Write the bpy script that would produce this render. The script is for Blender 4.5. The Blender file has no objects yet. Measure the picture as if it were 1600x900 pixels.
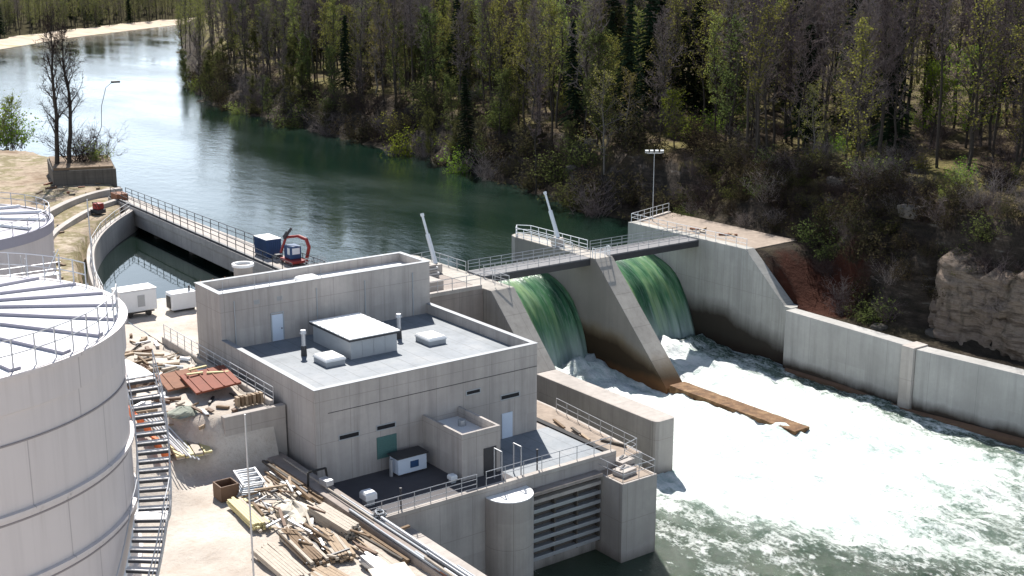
import bpy, math, random
from mathutils import Vector, noise as mn
R = math.radians
random.seed(7)
S = bpy.context.scene
COL = S.collection

# ------------------------------------------------------------------ helpers
class MB:
    """collects faces in world coordinates, links them as ONE mesh"""
    def __init__(s): s.v = []; s.f = []; s.m = []
    def add(s, vs, fs, mi=0):
        b = len(s.v); s.v += [tuple(p) for p in vs]
        for f in fs: s.f.append(tuple(i + b for i in f)); s.m.append(mi)
    def box(s, x0, x1, y0, y1, z0, z1, mi=0):
        s.add([(x0,y0,z0),(x1,y0,z0),(x1,y1,z0),(x0,y1,z0),(x0,y0,z1),(x1,y0,z1),(x1,y1,z1),(x0,y1,z1)],
              [(3,2,1,0),(4,5,6,7),(0,1,5,4),(1,2,6,5),(2,3,7,6),(3,0,4,7)], mi); return s
    def obox(s, c, size, rz=0, rx=0, ry=0, mi=0):
        from mathutils import Euler
        M = Euler((rx, ry, rz)).to_matrix(); c = Vector(c); hx, hy, hz = [q/2 for q in size]
        P = [c + M @ Vector((a*hx, b*hy, d*hz)) for d in (-1,1) for a, b in ((-1,-1),(1,-1),(1,1),(-1,1))]
        s.add(P, [(3,2,1,0),(4,5,6,7),(0,1,5,4),(1,2,6,5),(2,3,7,6),(3,0,4,7)], mi); return s
    def tube(s, p0, p1, r0, r1=None, n=8, cap=True, mi=0):
        if r1 is None: r1 = r0
        p0 = Vector(p0); p1 = Vector(p1); d = p1 - p0
        if d.length < 1e-6: return s
        d.normalize(); a = d.orthogonal().normalized(); b = d.cross(a)
        vs = []
        for p, r in ((p0, r0), (p1, r1)):
            for k in range(n):
                t = 2*math.pi*k/n; vs.append(p + (a*math.cos(t) + b*math.sin(t))*r)
        fs = [(k, (k+1) % n, n + (k+1) % n, n + k) for k in range(n)]
        if cap: fs += [tuple(range(n-1, -1, -1)), tuple(range(n, 2*n))]
        s.add(vs, fs, mi); return s
    def path(s, pts, r, n=6, mi=0):
        for a, b in zip(pts, pts[1:]): s.tube(a, b, r, r, n, True, mi)
        return s
    def prism(s, poly, z0, z1, mi=0):
        n = len(poly)
        vs = [(x, y, z0) for x, y in poly] + [(x, y, z1) for x, y in poly]
        fs = [tuple(range(n-1, -1, -1)), tuple(range(n, 2*n))] + [(i, (i+1) % n, n + (i+1) % n, n + i) for i in range(n)]
        s.add(vs, fs, mi); return s
    def loft(s, rings, mi=0):
        n = len(rings[0]); vs = [p for r in rings for p in r]; fs = [tuple(range(n-1, -1, -1)), tuple((len(rings)-1)*n + i for i in range(n))]
        for k in range(len(rings)-1):
            for i in range(n):
                fs.append((k*n + i, k*n + (i+1) % n, (k+1)*n + (i+1) % n, (k+1)*n + i))
        s.add(vs, fs, mi); return s
    def lathe(s, cx, cy, prof, n=96, a0=0, a1=2*math.pi, mi=0):
        full = abs(a1 - a0 - 2*math.pi) < 1e-6; m = n if full else n + 1
        vs = [(cx + r*math.cos(a0 + (a1-a0)*k/n), cy + r*math.sin(a0 + (a1-a0)*k/n), z) for r, z in prof for k in range(m)]
        fs = []
        for j in range(len(prof)-1):
            for k in range(n):
                k2 = (k+1) % m
                fs.append((j*m + k, j*m + k2, (j+1)*m + k2, (j+1)*m + k))
        s.add(vs, fs, mi); return s
    def build(s, name, mats, parent=None, smooth=False, bevel=0, at=None, world=True, recalc=True):
        if not isinstance(mats, (list, tuple)): mats = [mats]
        o0 = Vector((0,0,0))
        if parent is not None and world: o0 = PO[parent.name]
        if at is not None: o0 = Vector(at)
        me = bpy.data.meshes.new(name)
        me.from_pydata([(p[0]-o0.x, p[1]-o0.y, p[2]-o0.z) for p in s.v], [], s.f)
        for m in mats: me.materials.append(m)
        if len(mats) > 1: me.polygons.foreach_set('material_index', s.m)
        if smooth: me.polygons.foreach_set('use_smooth', [True]*len(s.f))
        me.update()
        if recalc:
            import bmesh
            bm = bmesh.new(); bm.from_mesh(me); bmesh.ops.recalc_face_normals(bm, faces=bm.faces); bm.to_mesh(me); bm.free()
        o = bpy.data.objects.new(name, me); COL.objects.link(o)
        if at is not None: o.location = at
        if parent is not None: o.parent = parent
        if bevel:
            b = o.modifiers.new('bevel', 'BEVEL'); b.width = bevel; b.segments = 2; b.limit_method = 'ANGLE'; b.angle_limit = R(35)
        if smooth == 'auto': pass
        PO[o.name] = PO[parent.name] if parent is not None else Vector(o.location)
        return o
PO = {}
def tag(o, label=None, cat=None, group=None, kind=None):
    if label: o['label'] = label
    if cat: o['category'] = cat
    if group: o['group'] = group
    if kind: o['kind'] = kind
    elif cat: o['kind'] = 'thing'
    return o
def thing(name, loc, label, cat, group=None):
    o = bpy.data.objects.new(name, None); COL.objects.link(o); o.location = loc; o.empty_display_size = .3
    PO[o.name] = Vector(loc); return tag(o, label, cat, group)
def copy_tree(o, parent=None):
    c = o.copy(); COL.objects.link(c)
    if parent is not None: c.parent = parent
    for ch in o.children: copy_tree(ch, c)
    return c
def lerp(a, b, t): return a + (b-a)*t
def sstep(t): t = max(0., min(1., t)); return t*t*(3-2*t)
def table(tb, y):
    if y <= tb[0][0]: return tb[0][1:] if len(tb[0]) > 2 else tb[0][1]
    for a, b in zip(tb, tb[1:]):
        if y <= b[0]:
            t = (y-a[0])/(b[0]-a[0])
            r = [lerp(p, q, t) for p, q in zip(a[1:], b[1:])]
            return r if len(r) > 1 else r[0]
    return tb[-1][1:] if len(tb[-1]) > 2 else tb[-1][1]
def fbm(x, y, z=0., o=4): return mn.fractal(Vector((x, y, z)), 0.8, 2.0, o)

# ------------------------------------------------------------------ materials
class NT:
    def __init__(s, name):
        s.mat = bpy.data.materials.new(name); s.mat.use_nodes = True; s.t = s.mat.node_tree; s.t.nodes.clear()
        s.out = s.t.nodes.new('ShaderNodeOutputMaterial')
    def n(s, ty, **k):
        x = s.t.nodes.new(ty)
        for a, b in k.items():
            if a in x.inputs.keys(): x.inputs[a].default_value = b
            else: setattr(x, a, b)
        return x
    def l(s, a, b): s.t.links.new(a, b)
    def pos(s, scale=(1,1,1), rot=(0,0,0)):
        g = s.n('ShaderNodeNewGeometry'); m = s.n('ShaderNodeMapping'); m.inputs['Scale'].default_value = scale; m.inputs['Rotation'].default_value = rot
        s.l(g.outputs['Position'], m.inputs['Vector']); return m.outputs[0]
    def noise(s, vec, scale, detail=4, rough=.6):
        x = s.n('ShaderNodeTexNoise'); x.inputs['Scale'].default_value = scale; x.inputs['Detail'].default_value = detail; x.inputs['Roughness'].default_value = rough
        s.l(vec, x.inputs['Vector']); return x.outputs['Fac']
    def ramp(s, fac, stops, interp='LINEAR'):
        r = s.n('ShaderNodeValToRGB'); e = r.color_ramp; e.interpolation = interp
        while len(e.elements) > 1: e.elements.remove(e.elements[-1])
        e.elements[0].position = stops[0][0]; e.elements[0].color = col4(stops[0][1])
        for p, c in stops[1:]:
            q = e.elements.new(p); q.color = col4(c)
        s.l(fac, r.inputs['Fac']); return r.outputs['Color']
    def mix(s, fac, a, b, mode='MIX'):
        m = s.n('ShaderNodeMix', data_type='RGBA', blend_type=mode)
        for i, v in ((0, fac), (6, a), (7, b)):
            if hasattr(v, 'is_linked'): s.l(v, m.inputs[i])
            elif i == 0: m.inputs[0].default_value = v
            else: m.inputs[i].default_value = col4(v)
        return m.outputs[2]
    def math(s, op, a, b=None, clamp=False):
        m = s.n('ShaderNodeMath', operation=op, use_clamp=clamp)
        for i, v in ((0, a), (1, b)):
            if v is None: continue
            if hasattr(v, 'is_linked'): s.l(v, m.inputs[i])
            else: m.inputs[i].default_value = v
        return m.outputs[0]
    def mapr(s, v, a, b, c=0., d=1.):
        m = s.n('ShaderNodeMapRange', clamp=True); m.inputs[1].default_value = a; m.inputs[2].default_value = b; m.inputs[3].default_value = c; m.inputs[4].default_value = d
        s.l(v, m.inputs[0]); return m.outputs[0]
    def bsdf(s, color=None, rough=.8, metal=0., spec=.3, bump=None, bd=.05, bs=.5, **k):
        p = s.n('ShaderNodeBsdfPrincipled'); p.inputs['Metallic'].default_value = metal
        p.inputs['Specular IOR Level'].default_value = spec
        if hasattr(color, 'is_linked'): s.l(color, p.inputs['Base Color'])
        else: p.inputs['Base Color'].default_value = col4(color)
        if hasattr(rough, 'is_linked'): s.l(rough, p.inputs['Roughness'])
        else: p.inputs['Roughness'].default_value = rough
        if bump is not None:
            b = s.n('ShaderNodeBump'); b.inputs['Distance'].default_value = bd; b.inputs['Strength'].default_value = bs
            s.l(bump, b.inputs['Height']); s.l(b.outputs[0], p.inputs['Normal'])
        s.l(p.outputs[0], s.out.inputs['Surface']); s.p = p; return p
def col4(c):
    if isinstance(c, (int, float)): return (c, c, c, 1)
    return (c[0], c[1], c[2], 1)

def plain(name, c, rough=.6, metal=0., spec=.4, var=.18, scale=1.2):
    t = NT(name); v = t.pos()
    n = t.noise(v, scale, 5, .65)
    cc = t.mix(n, [q*(1-var) for q in c], [q*(1+var) for q in c])
    t.bsdf(cc, rough, metal, spec); return t.mat

def concrete(name, c, streak=.25, panel=None, stain=None, rough=.85, blot=.2, foot=None):
    """board-marked concrete: mottling, rain streaks, formwork joints; stain=(z_hi, z_lo, colour) water stains"""
    t = NT(name)
    v = t.pos()
    big = t.noise(v, .22, 5, .6); fine = t.noise(v, 2.5, 6, .7)
    st = t.noise(t.pos((1.6, 1.6, .09)), 1.0, 5, .65)
    base = t.mix(t.mapr(big, .3, .7), [q*(1-blot) for q in c], [q*(1+blot*.7) for q in c])
    base = t.mix(t.mapr(fine, .3, .75, 0, .35), base, [q*.72 for q in c])
    base = t.mix(t.mapr(st, .48, .72, 0, streak*1.6), base, [q*.5 for q in c])
    base = t.mix(t.mapr(st, .42, .25, 0, streak*1.0), base, [min(1, q*1.35) for q in c])
    g = t.n('ShaderNodeNewGeometry'); sp = t.n('ShaderNodeSeparateXYZ'); t.l(g.outputs['Position'], sp.inputs[0])
    if panel:
        def joint(axis, w, wid):
            a = t.math('FRACT', t.math('DIVIDE', sp.outputs[axis], w)); a = t.math('ABSOLUTE', t.math('SUBTRACT', a, .5))
            return t.mapr(a, .5 - wid/w, .5, 0, 1)
        j = t.math('MAXIMUM', t.math('MAXIMUM', joint(0, panel[0], .035), joint(1, panel[0], .035)), joint(2, panel[1], .03))
        # shutter panels take a slightly different tone each
        cell = t.n('ShaderNodeTexWhiteNoise', noise_dimensions='3D'); sn = t.n('ShaderNodeVectorMath', operation='SNAP'); sn.inputs[1].default_value = (panel[0], panel[0], panel[1])
        off = t.n('ShaderNodeVectorMath', operation='ADD'); off.inputs[1].default_value = (panel[0]*.5, panel[0]*.5, panel[1]*.5)
        t.l(g.outputs['Position'], off.inputs[0]); t.l(off.outputs[0], sn.inputs[0]); t.l(sn.outputs[0], cell.inputs['Vector'])
        base = t.mix(t.mapr(cell.outputs['Value'], 0, 1, 0, .34), base, [q*.62 for q in c])
        base = t.mix(t.math('MULTIPLY', j, .62), base, [q*.4 for q in c])
    if stain:
        for (zhi, zlo, sc, amt, nsc, *dg) in stain:
            zz = t.math('ADD', sp.outputs[2], t.math('MULTIPLY', t.math('SUBTRACT', t.noise(t.pos((1,1,.45)), nsc, 5, .6), .5), (zhi-zlo)*1.3))
            if dg: zz = t.math('ADD', zz, t.math('MULTIPLY', t.math('MAXIMUM', t.math('SUBTRACT', dg[0], sp.outputs[1]), 0.), dg[1]))
            base = t.mix(t.mapr(zz, zhi, zlo, 0, amt), base, sc)
    t.bsdf(base, rough, 0, .25, bump=fine, bd=.02, bs=.5); return t.mat

M = {}
M['conc'] = concrete('concrete_building', (.455,.418,.39), .36, (2.4, 3.1))
M['conc_front'] = concrete('concrete_hall', (.445,.41,.385), .34, (2.7, 2.9), stain=[(-6.2,-7.4,(.06,.055,.045),.8,.8)])
M['conc_pier'] = concrete('concrete_weir_pier', (.42,.39,.35), .3, (3.0, 6.0), stain=[(-2.2,-3.6,(.20,.14,.07),.7,.35,99.0,.30), (-2.7,-4.1,(.042,.027,.014),.97,.25,98.5,.32), (-6.0,-6.9,(.16,.075,.03),.8,.5)])
M['conc_abut'] = concrete('concrete_abutment', (.42,.41,.38), .36, (3.0, 5.2), stain=[(-1.6,-4.0,(.035,.028,.02),.97,.2,98,.25), (-5.8,-7.0,(.03,.02,.014),.95,.4)])
M['conc_train'] = concrete('concrete_training_wall', (.415,.405,.385), .26, (5.0, 9.0), stain=[(-5.6,-6.7,(.035,.024,.016),.97,.4)])
M['conc_light'] = concrete('concrete_light', (.455,.415,.38), .25, (3.2, 4.0), stain=[(-6.3,-7.3,(.06,.05,.04),.7,.6)])
M['conc_brown'] = concrete('concrete_brown', (.33,.285,.255), .3, (3.2, 4.0))
M['conc_old'] = concrete('old_masonry', (.12,.105,.09), .5, (1.6, .8))
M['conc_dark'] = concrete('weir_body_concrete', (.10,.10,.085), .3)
def membrane_mat():
    t = NT('roof_membrane'); g = t.n('ShaderNodeNewGeometry'); sp = t.n('ShaderNodeSeparateXYZ'); t.l(g.outputs['Position'], sp.inputs[0]); v = t.pos()
    a = t.noise(v, .35, 6, .65); b = t.noise(v, 2.2, 6, .7); c = t.ramp(a, [(.3,(.145,.165,.185)), (.5,(.20,.222,.245)), (.68,(.245,.26,.275))])
    c = t.mix(t.mapr(b, .52, .75, 0, .5), c, (.12,.125,.125))
    f = t.math('ABSOLUTE', t.math('SUBTRACT', t.math('FRACT', t.math('DIVIDE', sp.outputs[0], 1.55)), .5)); c = t.mix(t.mapr(f, .46, .495, 0, .55), c, (.10,.11,.12))
    t.bsdf(c, .6, 0, .3, bump=b, bd=.01); return t.mat
M['membrane'] = membrane_mat()
M['membrane_dark'] = plain('deck_bitumen', (.075,.07,.075), .8, var=.35, scale=.8)
M['white_sheet'] = plain('white_sheet_metal', (.78,.78,.77), .45, var=.05, scale=2)
M['white_paint'] = plain('white_paint', (.72,.74,.76), .5, var=.1, scale=2)
M['galv'] = plain('galvanised_steel', (.45,.46,.48), .45, .6, var=.18, scale=3)
M['alu_grey'] = plain('grey_aluminium', (.36,.38,.40), .5, .2, var=.15)
M['coping'] = plain('parapet_coping_metal', (.24,.25,.265), .55, .1, var=.2)
M['dark_steel'] = plain('dark_steel', (.05,.05,.055), .5, .3, var=.3)
M['tread'] = plain('stair_tread_plate', (.66,.64,.63), .6, .1, var=.15)
M['grating'] = plain('deck_grating', (.13,.13,.14), .7, var=.2)
M['black'] = plain('dark_opening', (.012,.012,.014), .8, var=.2)
M['green_louvre'] = plain('green_shutter', (.075,.16,.15), .5, var=.15, scale=4)
M['door_blue'] = plain('pale_blue_door', (.55,.62,.72), .5, var=.08)
M['blue'] = plain('blue_container_paint', (.022,.06,.15), .45, var=.25)
M['red'] = plain('red_machine_paint', (.27,.025,.02), .45, var=.3)
M['orange'] = plain('orange_mesh_fence', (.65,.16,.05), .6, var=.25, scale=5)
M['rust'] = plain('rusty_red_panels', (.19,.045,.02), .75, var=.4, scale=2.2)
M['rust2'] = plain('rusty_brown_panels', (.20,.085,.045), .8, var=.35, scale=2)
M['yellow_ply'] = plain('yellow_shuttering_board', (.50,.43,.21), .6, var=.15, scale=3)
M['wood'] = plain('raw_timber', (.30,.22,.145), .75, var=.5, scale=3)
M['wood_pale'] = plain('pale_timber', (.38,.33,.27), .75, var=.4, scale=3)
M['wood_dark'] = plain('weathered_timber', (.17,.115,.07), .85, var=.45, scale=3)
M['tarp_white'] = plain('pale_tarp', (.62,.56,.46), .7, var=.15)
M['tarp_blue'] = plain('grey_blue_tarp', (.30,.36,.44), .6, var=.25)
M['tarp_green'] = plain('grey_green_tarp', (.25,.27,.22), .8, var=.4)
M['cable'] = plain('brown_cable', (.13,.075,.045), .7, var=.4)
M['bird_black'] = plain('black_plastic', (.02,.02,.02), .5)
def rock_mat():
    t = NT('layered_rock'); v = t.pos((.22,.22,2.0)); a = t.noise(v, 1.0, 7, .68); b = t.noise(t.pos(), 1.6, 7, .72); k = t.noise(t.pos((.9,.9,.25)), .8, 5, .6)
    c = t.ramp(a, [(.32,(.05,.038,.03)), (.43,(.15,.115,.09)), (.52,(.25,.20,.16)), (.6,(.20,.15,.12)), (.68,(.30,.25,.21))])
    c = t.mix(t.mapr(b, .5, .72, 0, .65), c, (.07,.055,.042)); c = t.mix(t.mapr(k, .56, .68, 0, .6), c, (.045,.04,.03))
    t.bsdf(c, .95, 0, .1, bump=t.math('ADD', a, t.math('MULTIPLY', b, .7)), bd=.7, bs=.9); return t.mat
M['rock_pink'] = rock_mat()
M['rock_old'] = concrete('pale_rock_face', (.175,.145,.135), .6, None, blot=.55)
M['sand_dirt'] = plain('sandy_fill', (.29,.235,.19), .95, var=.5, scale=1.6)

def tank_mat():
    t = NT('tank_coating'); g = t.n('ShaderNodeNewGeometry'); v = t.pos()
    n = t.noise(v, .35, 4, .6); s = t.noise(t.pos((2.5,2.5,.12)), 1, 5, .6)
    c = t.mix(n, (.51,.465,.455), (.57,.525,.515)); c = t.mix(t.mapr(s, .46, .75, 0, .28), c, (.33,.30,.295))
    sp = t.n('ShaderNodeSeparateXYZ'); t.l(g.outputs['Position'], sp.inputs[0])
    zc = t.math('DIVIDE', t.math('SUBTRACT', sp.outputs[2], 2.1), 2.5); row = t.math('FLOOR', zc)
    an = t.math('MULTIPLY', t.math('ARCTAN2', t.math('SUBTRACT', sp.outputs[1], 50.5), t.math('SUBTRACT', sp.outputs[0], 7.9)), 2.2)
    fr = t.math('ABSOLUTE', t.math('SUBTRACT', t.math('FRACT', t.math('ADD', an, t.math('MULTIPLY', row, .37))), .5))
    c = t.mix(t.mapr(fr, .008, .003, 0, .55), c, (.22,.20,.20))
    run = t.math('MULTIPLY', t.mapr(t.noise(t.pos((3.5,3.5,.05)), 1.0, 4, .6), .55, .75), t.mapr(t.math('FRACT', zc), .3, .98))
    c = t.mix(t.math('MULTIPLY', run, .3), c, (.30,.25,.22))
    t.bsdf(c, .5, .1, .4); return t.mat
M['tank'] = tank_mat()
M['tank_seam'] = plain('tank_seam', (.24,.215,.22), .5, .2)
M['tank_roof'] = plain('tank_roof_sheet', (.74,.74,.76), .42, 0, .4, var=.04, scale=1)
M['tank_rib'] = plain('tank_roof_rib', (.30,.285,.33), .5, .1, var=.08)

def yard_mat():
    t = NT('yard_gravel'); v = t.pos()
    a = t.noise(v, .18, 6, .65); b = t.noise(v, 3.0, 6, .7); d = t.noise(v, .7, 5, .6)
    c = t.ramp(a, [(.3,(.36,.31,.265)), (.52,(.50,.45,.395)), (.72,(.60,.555,.50))])
    c = t.mix(t.mapr(b, .5, .8, 0, .5), c, (.30,.235,.18)); c = t.mix(t.mapr(d, .58, .75, 0, .45), c, (.34,.26,.19))
    t.bsdf(c, .95, 0, .1, bump=b, bd=.12, bs=.8); return t.mat
M['yard'] = yard_mat()
def dirt_mat():
    t = NT('left_bank_sand'); v = t.pos()
    a = t.noise(v, .12, 6, .7); b = t.noise(v, 1.2, 6, .7)
    c = t.ramp(a, [(.3,(.22,.16,.11)), (.46,(.38,.31,.235)), (.54,(.19,.17,.085)), (.62,(.44,.37,.29)), (.72,(.50,.44,.36))])
    c = t.mix(t.mapr(b, .45, .7, 0, .7), c, (.15,.11,.075)); t.bsdf(c, .95, 0, .1, bump=b, bd=.2, bs=.8); return t.mat
M['dirt'] = dirt_mat()
def bank_mat():
    t = NT('right_bank_ground'); v = t.pos()
    g = t.n('ShaderNodeNewGeometry'); sp = t.n('ShaderNodeSeparateXYZ'); t.l(g.outputs['Normal'], sp.inputs[0])
    pp = t.n('ShaderNodeSeparateXYZ'); t.l(g.outputs['Position'], pp.inputs[0])
    a = t.noise(v, .09, 6, .65); b = t.noise(v, .9, 7, .72); s = t.noise(t.pos((.35,.35,1.6)), 1.0, 6, .7)
    flat = t.ramp(a, [(.34,(.05,.036,.024)), (.47,(.075,.055,.032)), (.55,(.14,.12,.045)), (.61,(.175,.15,.055)), (.68,(.075,.075,.03))])
    flat = t.mix(t.mapr(b, .45, .7, 0, .75), flat, (.055,.038,.024))
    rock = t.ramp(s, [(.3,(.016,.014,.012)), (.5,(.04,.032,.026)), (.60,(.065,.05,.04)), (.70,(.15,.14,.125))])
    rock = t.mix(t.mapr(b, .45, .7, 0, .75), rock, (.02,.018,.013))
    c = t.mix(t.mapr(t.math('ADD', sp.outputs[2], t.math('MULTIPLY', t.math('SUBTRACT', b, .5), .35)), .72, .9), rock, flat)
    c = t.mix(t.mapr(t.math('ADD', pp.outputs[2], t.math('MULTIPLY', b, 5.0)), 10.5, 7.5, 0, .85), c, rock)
    # red-brown soil beside the abutment
    dx = t.math('DIVIDE', t.math('SUBTRACT', pp.outputs[0], 107.5), 4.6); dy = t.math('DIVIDE', t.math('SUBTRACT', pp.outputs[1], 88.5), 6.0)
    r = t.math('ADD', t.math('MULTIPLY', dx, dx), t.math('MULTIPLY', dy, dy)); r = t.math('ADD', r, t.math('MULTIPLY', t.math('SUBTRACT', b, .5), 1.6))
    c = t.mix(t.mapr(r, 1.1, .5, 0, .9), c, (.048,.015,.009))
    t.bsdf(c, .95, 0, .1, bump=b, bd=.5, bs=.9); return t.mat
M['bank'] = bank_mat()
def bar_mat():
    t = NT('gravel_bar'); v = t.pos(); a = t.noise(v, .03, 6, .7); b = t.noise(v, .2, 5, .7)
    c = t.ramp(a, [(.3,(.40,.31,.24)), (.55,(.55,.46,.36)), (.66,(.34,.31,.17))]); c = t.mix(t.mapr(b, .5, .8, 0, .5), c, (.28,.22,.15))
    t.bsdf(c, .95, 0, .1); return t.mat
M['bar'] = bar_mat()
M['litter'] = plain('forest_litter', (.05,.045,.028), .95, 0, 0, var=.5, scale=.3)

def river_mat():
    t = NT('river_water')
    a = t.noise(t.pos((1.0,.55,1), (0,0,R(-30))), .55, 5, .6); b = t.noise(t.pos((1,.5,1), (0,0,R(-36))), 2.2, 4, .6); k = t.noise(t.pos((1,.35,1)), .035, 4, .6)
    h = t.math('ADD', t.math('MULTIPLY', a, 1.0), t.math('MULTIPLY', b, .3))
    h = t.math('MULTIPLY', h, t.mapr(k, .35, .65, .25, 1.2))
    c = t.mix(t.mapr(k, .4, .7), (.004,.015,.010), (.009,.024,.016))
    sp = t.n('ShaderNodeSeparateXYZ'); t.l(t.n('ShaderNodeNewGeometry').outputs['Position'], sp.inputs[0])
    ro = t.math('ADD', t.mapr(sp.outputs[1], 330, 170, .05, .11), t.mapr(k, .38, .62, -.03, .07))
    t.bsdf(c, ro, 0, .5, bump=h, bd=.15, bs=.6); t.p.inputs['IOR'].default_value = 1.55; return t.mat
M['river'] = river_mat()
def calm_mat():
    t = NT('calm_water'); h = t.noise(t.pos((1,1,1)), .8, 3, .5); t.bsdf((.006,.013,.010), .03, 0, .5, bump=h, bd=.012, bs=.5); t.p.inputs['IOR'].default_value = 1.5; return t.mat
M['calm'] = calm_mat()
def tail_mat():
    t = NT('tailwater'); at = t.n('ShaderNodeAttribute', attribute_name='foam'); f = at.outputs['Fac']
    v1 = t.pos((1.0,.42,1), (0,0,R(-14))); a = t.noise(v1, .35, 6, .68); b = t.noise(t.pos((1,.5,1),(0,0,R(-10))), 1.3, 7, .75); c2 = t.noise(t.pos((1.,.6,1)), 4.5, 5, .7)
    m = t.math('ADD', f, t.math('MULTIPLY', t.math('SUBTRACT', a, .5), 1.5)); m = t.math('ADD', m, t.math('MULTIPLY', t.math('SUBTRACT', b, .5), 1.7)); m = t.math('ADD', m, t.math('MULTIPLY', t.math('SUBTRACT', c2, .5), 1.1))
    fo = t.mapr(m, .33, .82)
    deep = t.mix(t.noise(t.pos((1,.4,1)), .12, 4, .6), (.018,.04,.03), (.055,.085,.045))
    milk = t.mapr(f, .3, 1.0)
    deep = t.mix(milk, deep, (.27,.37,.31))
    tint = t.mix(t.mapr(t.math('ADD', t.math('MULTIPLY', b, .6), t.math('MULTIPLY', a, .4)), .36, .56), (.40,.52,.48), (.82,.85,.83))
    c = t.mix(fo, deep, tint)
    hh = t.math('ADD', t.math('MULTIPLY', b, .6), t.math('MULTIPLY', c2, .45))
    t.bsdf(c, t.mapr(fo, 0, 1, .12, .8), 0, .5, bump=hh, bd=.5, bs=.8); return t.mat
M['tail'] = tail_mat()
def fall_mat():
    t = NT('falling_water')
    s = t.noise(t.pos((.62,.09,.07)), 1.0, 5, .62); s2 = t.noise(t.pos((3.2,.35,.22)), 1.0, 5, .65)
    g = t.n('ShaderNodeNewGeometry'); sp = t.n('ShaderNodeSeparateXYZ'); t.l(g.outputs['Position'], sp.inputs[0])
    c = t.ramp(s, [(.30,(.02,.085,.05)), (.45,(.07,.21,.11)), (.55,(.15,.36,.18)), (.67,(.42,.62,.32))])
    c = t.mix(t.mapr(s2, .50, .70, 0, .5), c, (.46,.62,.50))
    s3 = t.noise(t.pos((7.5,.5,.5)), 1.0, 4, .7); c = t.mix(t.mapr(s3, .58, .70, 0, .35), c, (.70,.80,.74))
    w = t.math('ADD', sp.outputs[2], t.math('MULTIPLY', t.math('SUBTRACT', s2, .5), 6.0))
    c = t.mix(t.mapr(w, -2.6, -7.2, 0, .95), c, (.68,.78,.78))
    p = t.bsdf(c, .22, 0, .5, bump=t.math('ADD', s2, s), bd=.15, bs=.6)
    tr = t.n('ShaderNodeBsdfTranslucent'); t.l(c, tr.inputs['Color'])
    mx = t.n('ShaderNodeMixShader'); mx.inputs[0].default_value = .52
    t.l(p.outputs[0], mx.inputs[1]); t.l(tr.outputs[0], mx.inputs[2]); t.l(mx.outputs[0], t.out.inputs['Surface']); return t.mat
M['fall'] = fall_mat()
def sill_mat():
    t = NT('orange_stained_sill'); v = t.pos(); a = t.noise(v, 1.1, 6, .7); b = t.noise(v, 5, 5, .7)
    c = t.ramp(a, [(.3,(.06,.032,.016)), (.5,(.16,.085,.038)), (.66,(.27,.17,.085))]); c = t.mix(t.mapr(b, .5, .75, 0, .6), c, (.12,.06,.03))
    t.bsdf(c, .8, 0, .3, bump=b, bd=.05); return t.mat
M['sill'] = sill_mat()

def leaf_mat(name, c1, c2, trans=.4, hv=.25):
    t = NT(name); oi = t.n('ShaderNodeObjectInfo'); n = t.noise(t.pos(), .8, 3, .6)
    c = t.mix(t.mapr(n, .3, .7), c1, c2)
    h = t.n('ShaderNodeHueSaturation'); t.l(c, h.inputs['Color']); t.l(t.mapr(oi.outputs['Random'], 0, 1, .47, .53), h.inputs['Hue']); t.l(t.mapr(oi.outputs['Random'], 0, 1, 1-hv, 1+hv), h.inputs['Value'])
    d = t.n('ShaderNodeBsdfDiffuse'); t.l(h.outputs[0], d.inputs['Color']); tr = t.n('ShaderNodeBsdfTranslucent'); t.l(h.outputs[0], tr.inputs['Color'])
    mx = t.n('ShaderNodeMixShader'); mx.inputs[0].default_value = trans; t.l(d.outputs[0], mx.inputs[1]); t.l(tr.outputs[0], mx.inputs[2]); t.l(mx.outputs[0], t.out.inputs['Surface']); return t.mat
M['leaf_spring'] = leaf_mat('spring_leaves', (.14,.16,.038), (.24,.25,.06), .55)
M['leaf_yellow'] = leaf_mat('yellow_catkin_leaves', (.17,.16,.045), (.25,.22,.08), .45)
M['leaf_bright'] = leaf_mat('bright_young_leaves', (.13,.20,.025), (.22,.29,.04), .5)
M['leaf_olive'] = leaf_mat('olive_leaves', (.06,.075,.026), (.11,.12,.04), .45)
M['leaf_dark'] = leaf_mat('dark_shrub_leaves', (.035,.034,.018), (.07,.058,.032), .3)
M['needle'] = leaf_mat('conifer_needles', (.012,.022,.013), (.028,.042,.022), .15)
M['twig'] = leaf_mat('bare_twigs', (.13,.105,.103), (.20,.165,.155), .15, .3)
M['twig_dark'] = leaf_mat('dark_twigs', (.035,.026,.026), (.06,.045,.042), .1, .2)
M['bark'] = plain('bark', (.042,.034,.028), .95, var=.4, scale=2.0)
M['bark_pale'] = plain('pale_bark', (.13,.115,.10), .95, var=.4, scale=2.0)

# ------------------------------------------------------------------ camera, light, sky
cam = bpy.data.cameras.new('camera'); co = bpy.data.objects.new('camera', cam); COL.objects.link(co)
co.location = (0,0,35); co.rotation_euler = (R(90-14.053), 0, -.637)
cam.sensor_width = 36; cam.lens = 36*1971.5/1600; cam.clip_start = .5; cam.clip_end = 6000
S.camera = co
W = bpy.data.worlds.new('World'); S.world = W; W.use_nodes = True
wt = W.node_tree; bg = wt.nodes['Background']; sk = wt.nodes.new('ShaderNodeTexSky'); sk.sky_type = 'NISHITA'; sk.sun_disc = False
SAZ, SEL = R(27), R(50)
sk.sun_elevation = SEL; sk.sun_rotation = SAZ; sk.air_density = 1.0; sk.dust_density = .7; sk.ozone_density = 1.5
tc_ = wt.nodes.new('ShaderNodeTexCoord'); sx_ = wt.nodes.new('ShaderNodeSeparateXYZ'); wt.links.new(tc_.outputs['Generated'], sx_.inputs[0])
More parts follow.
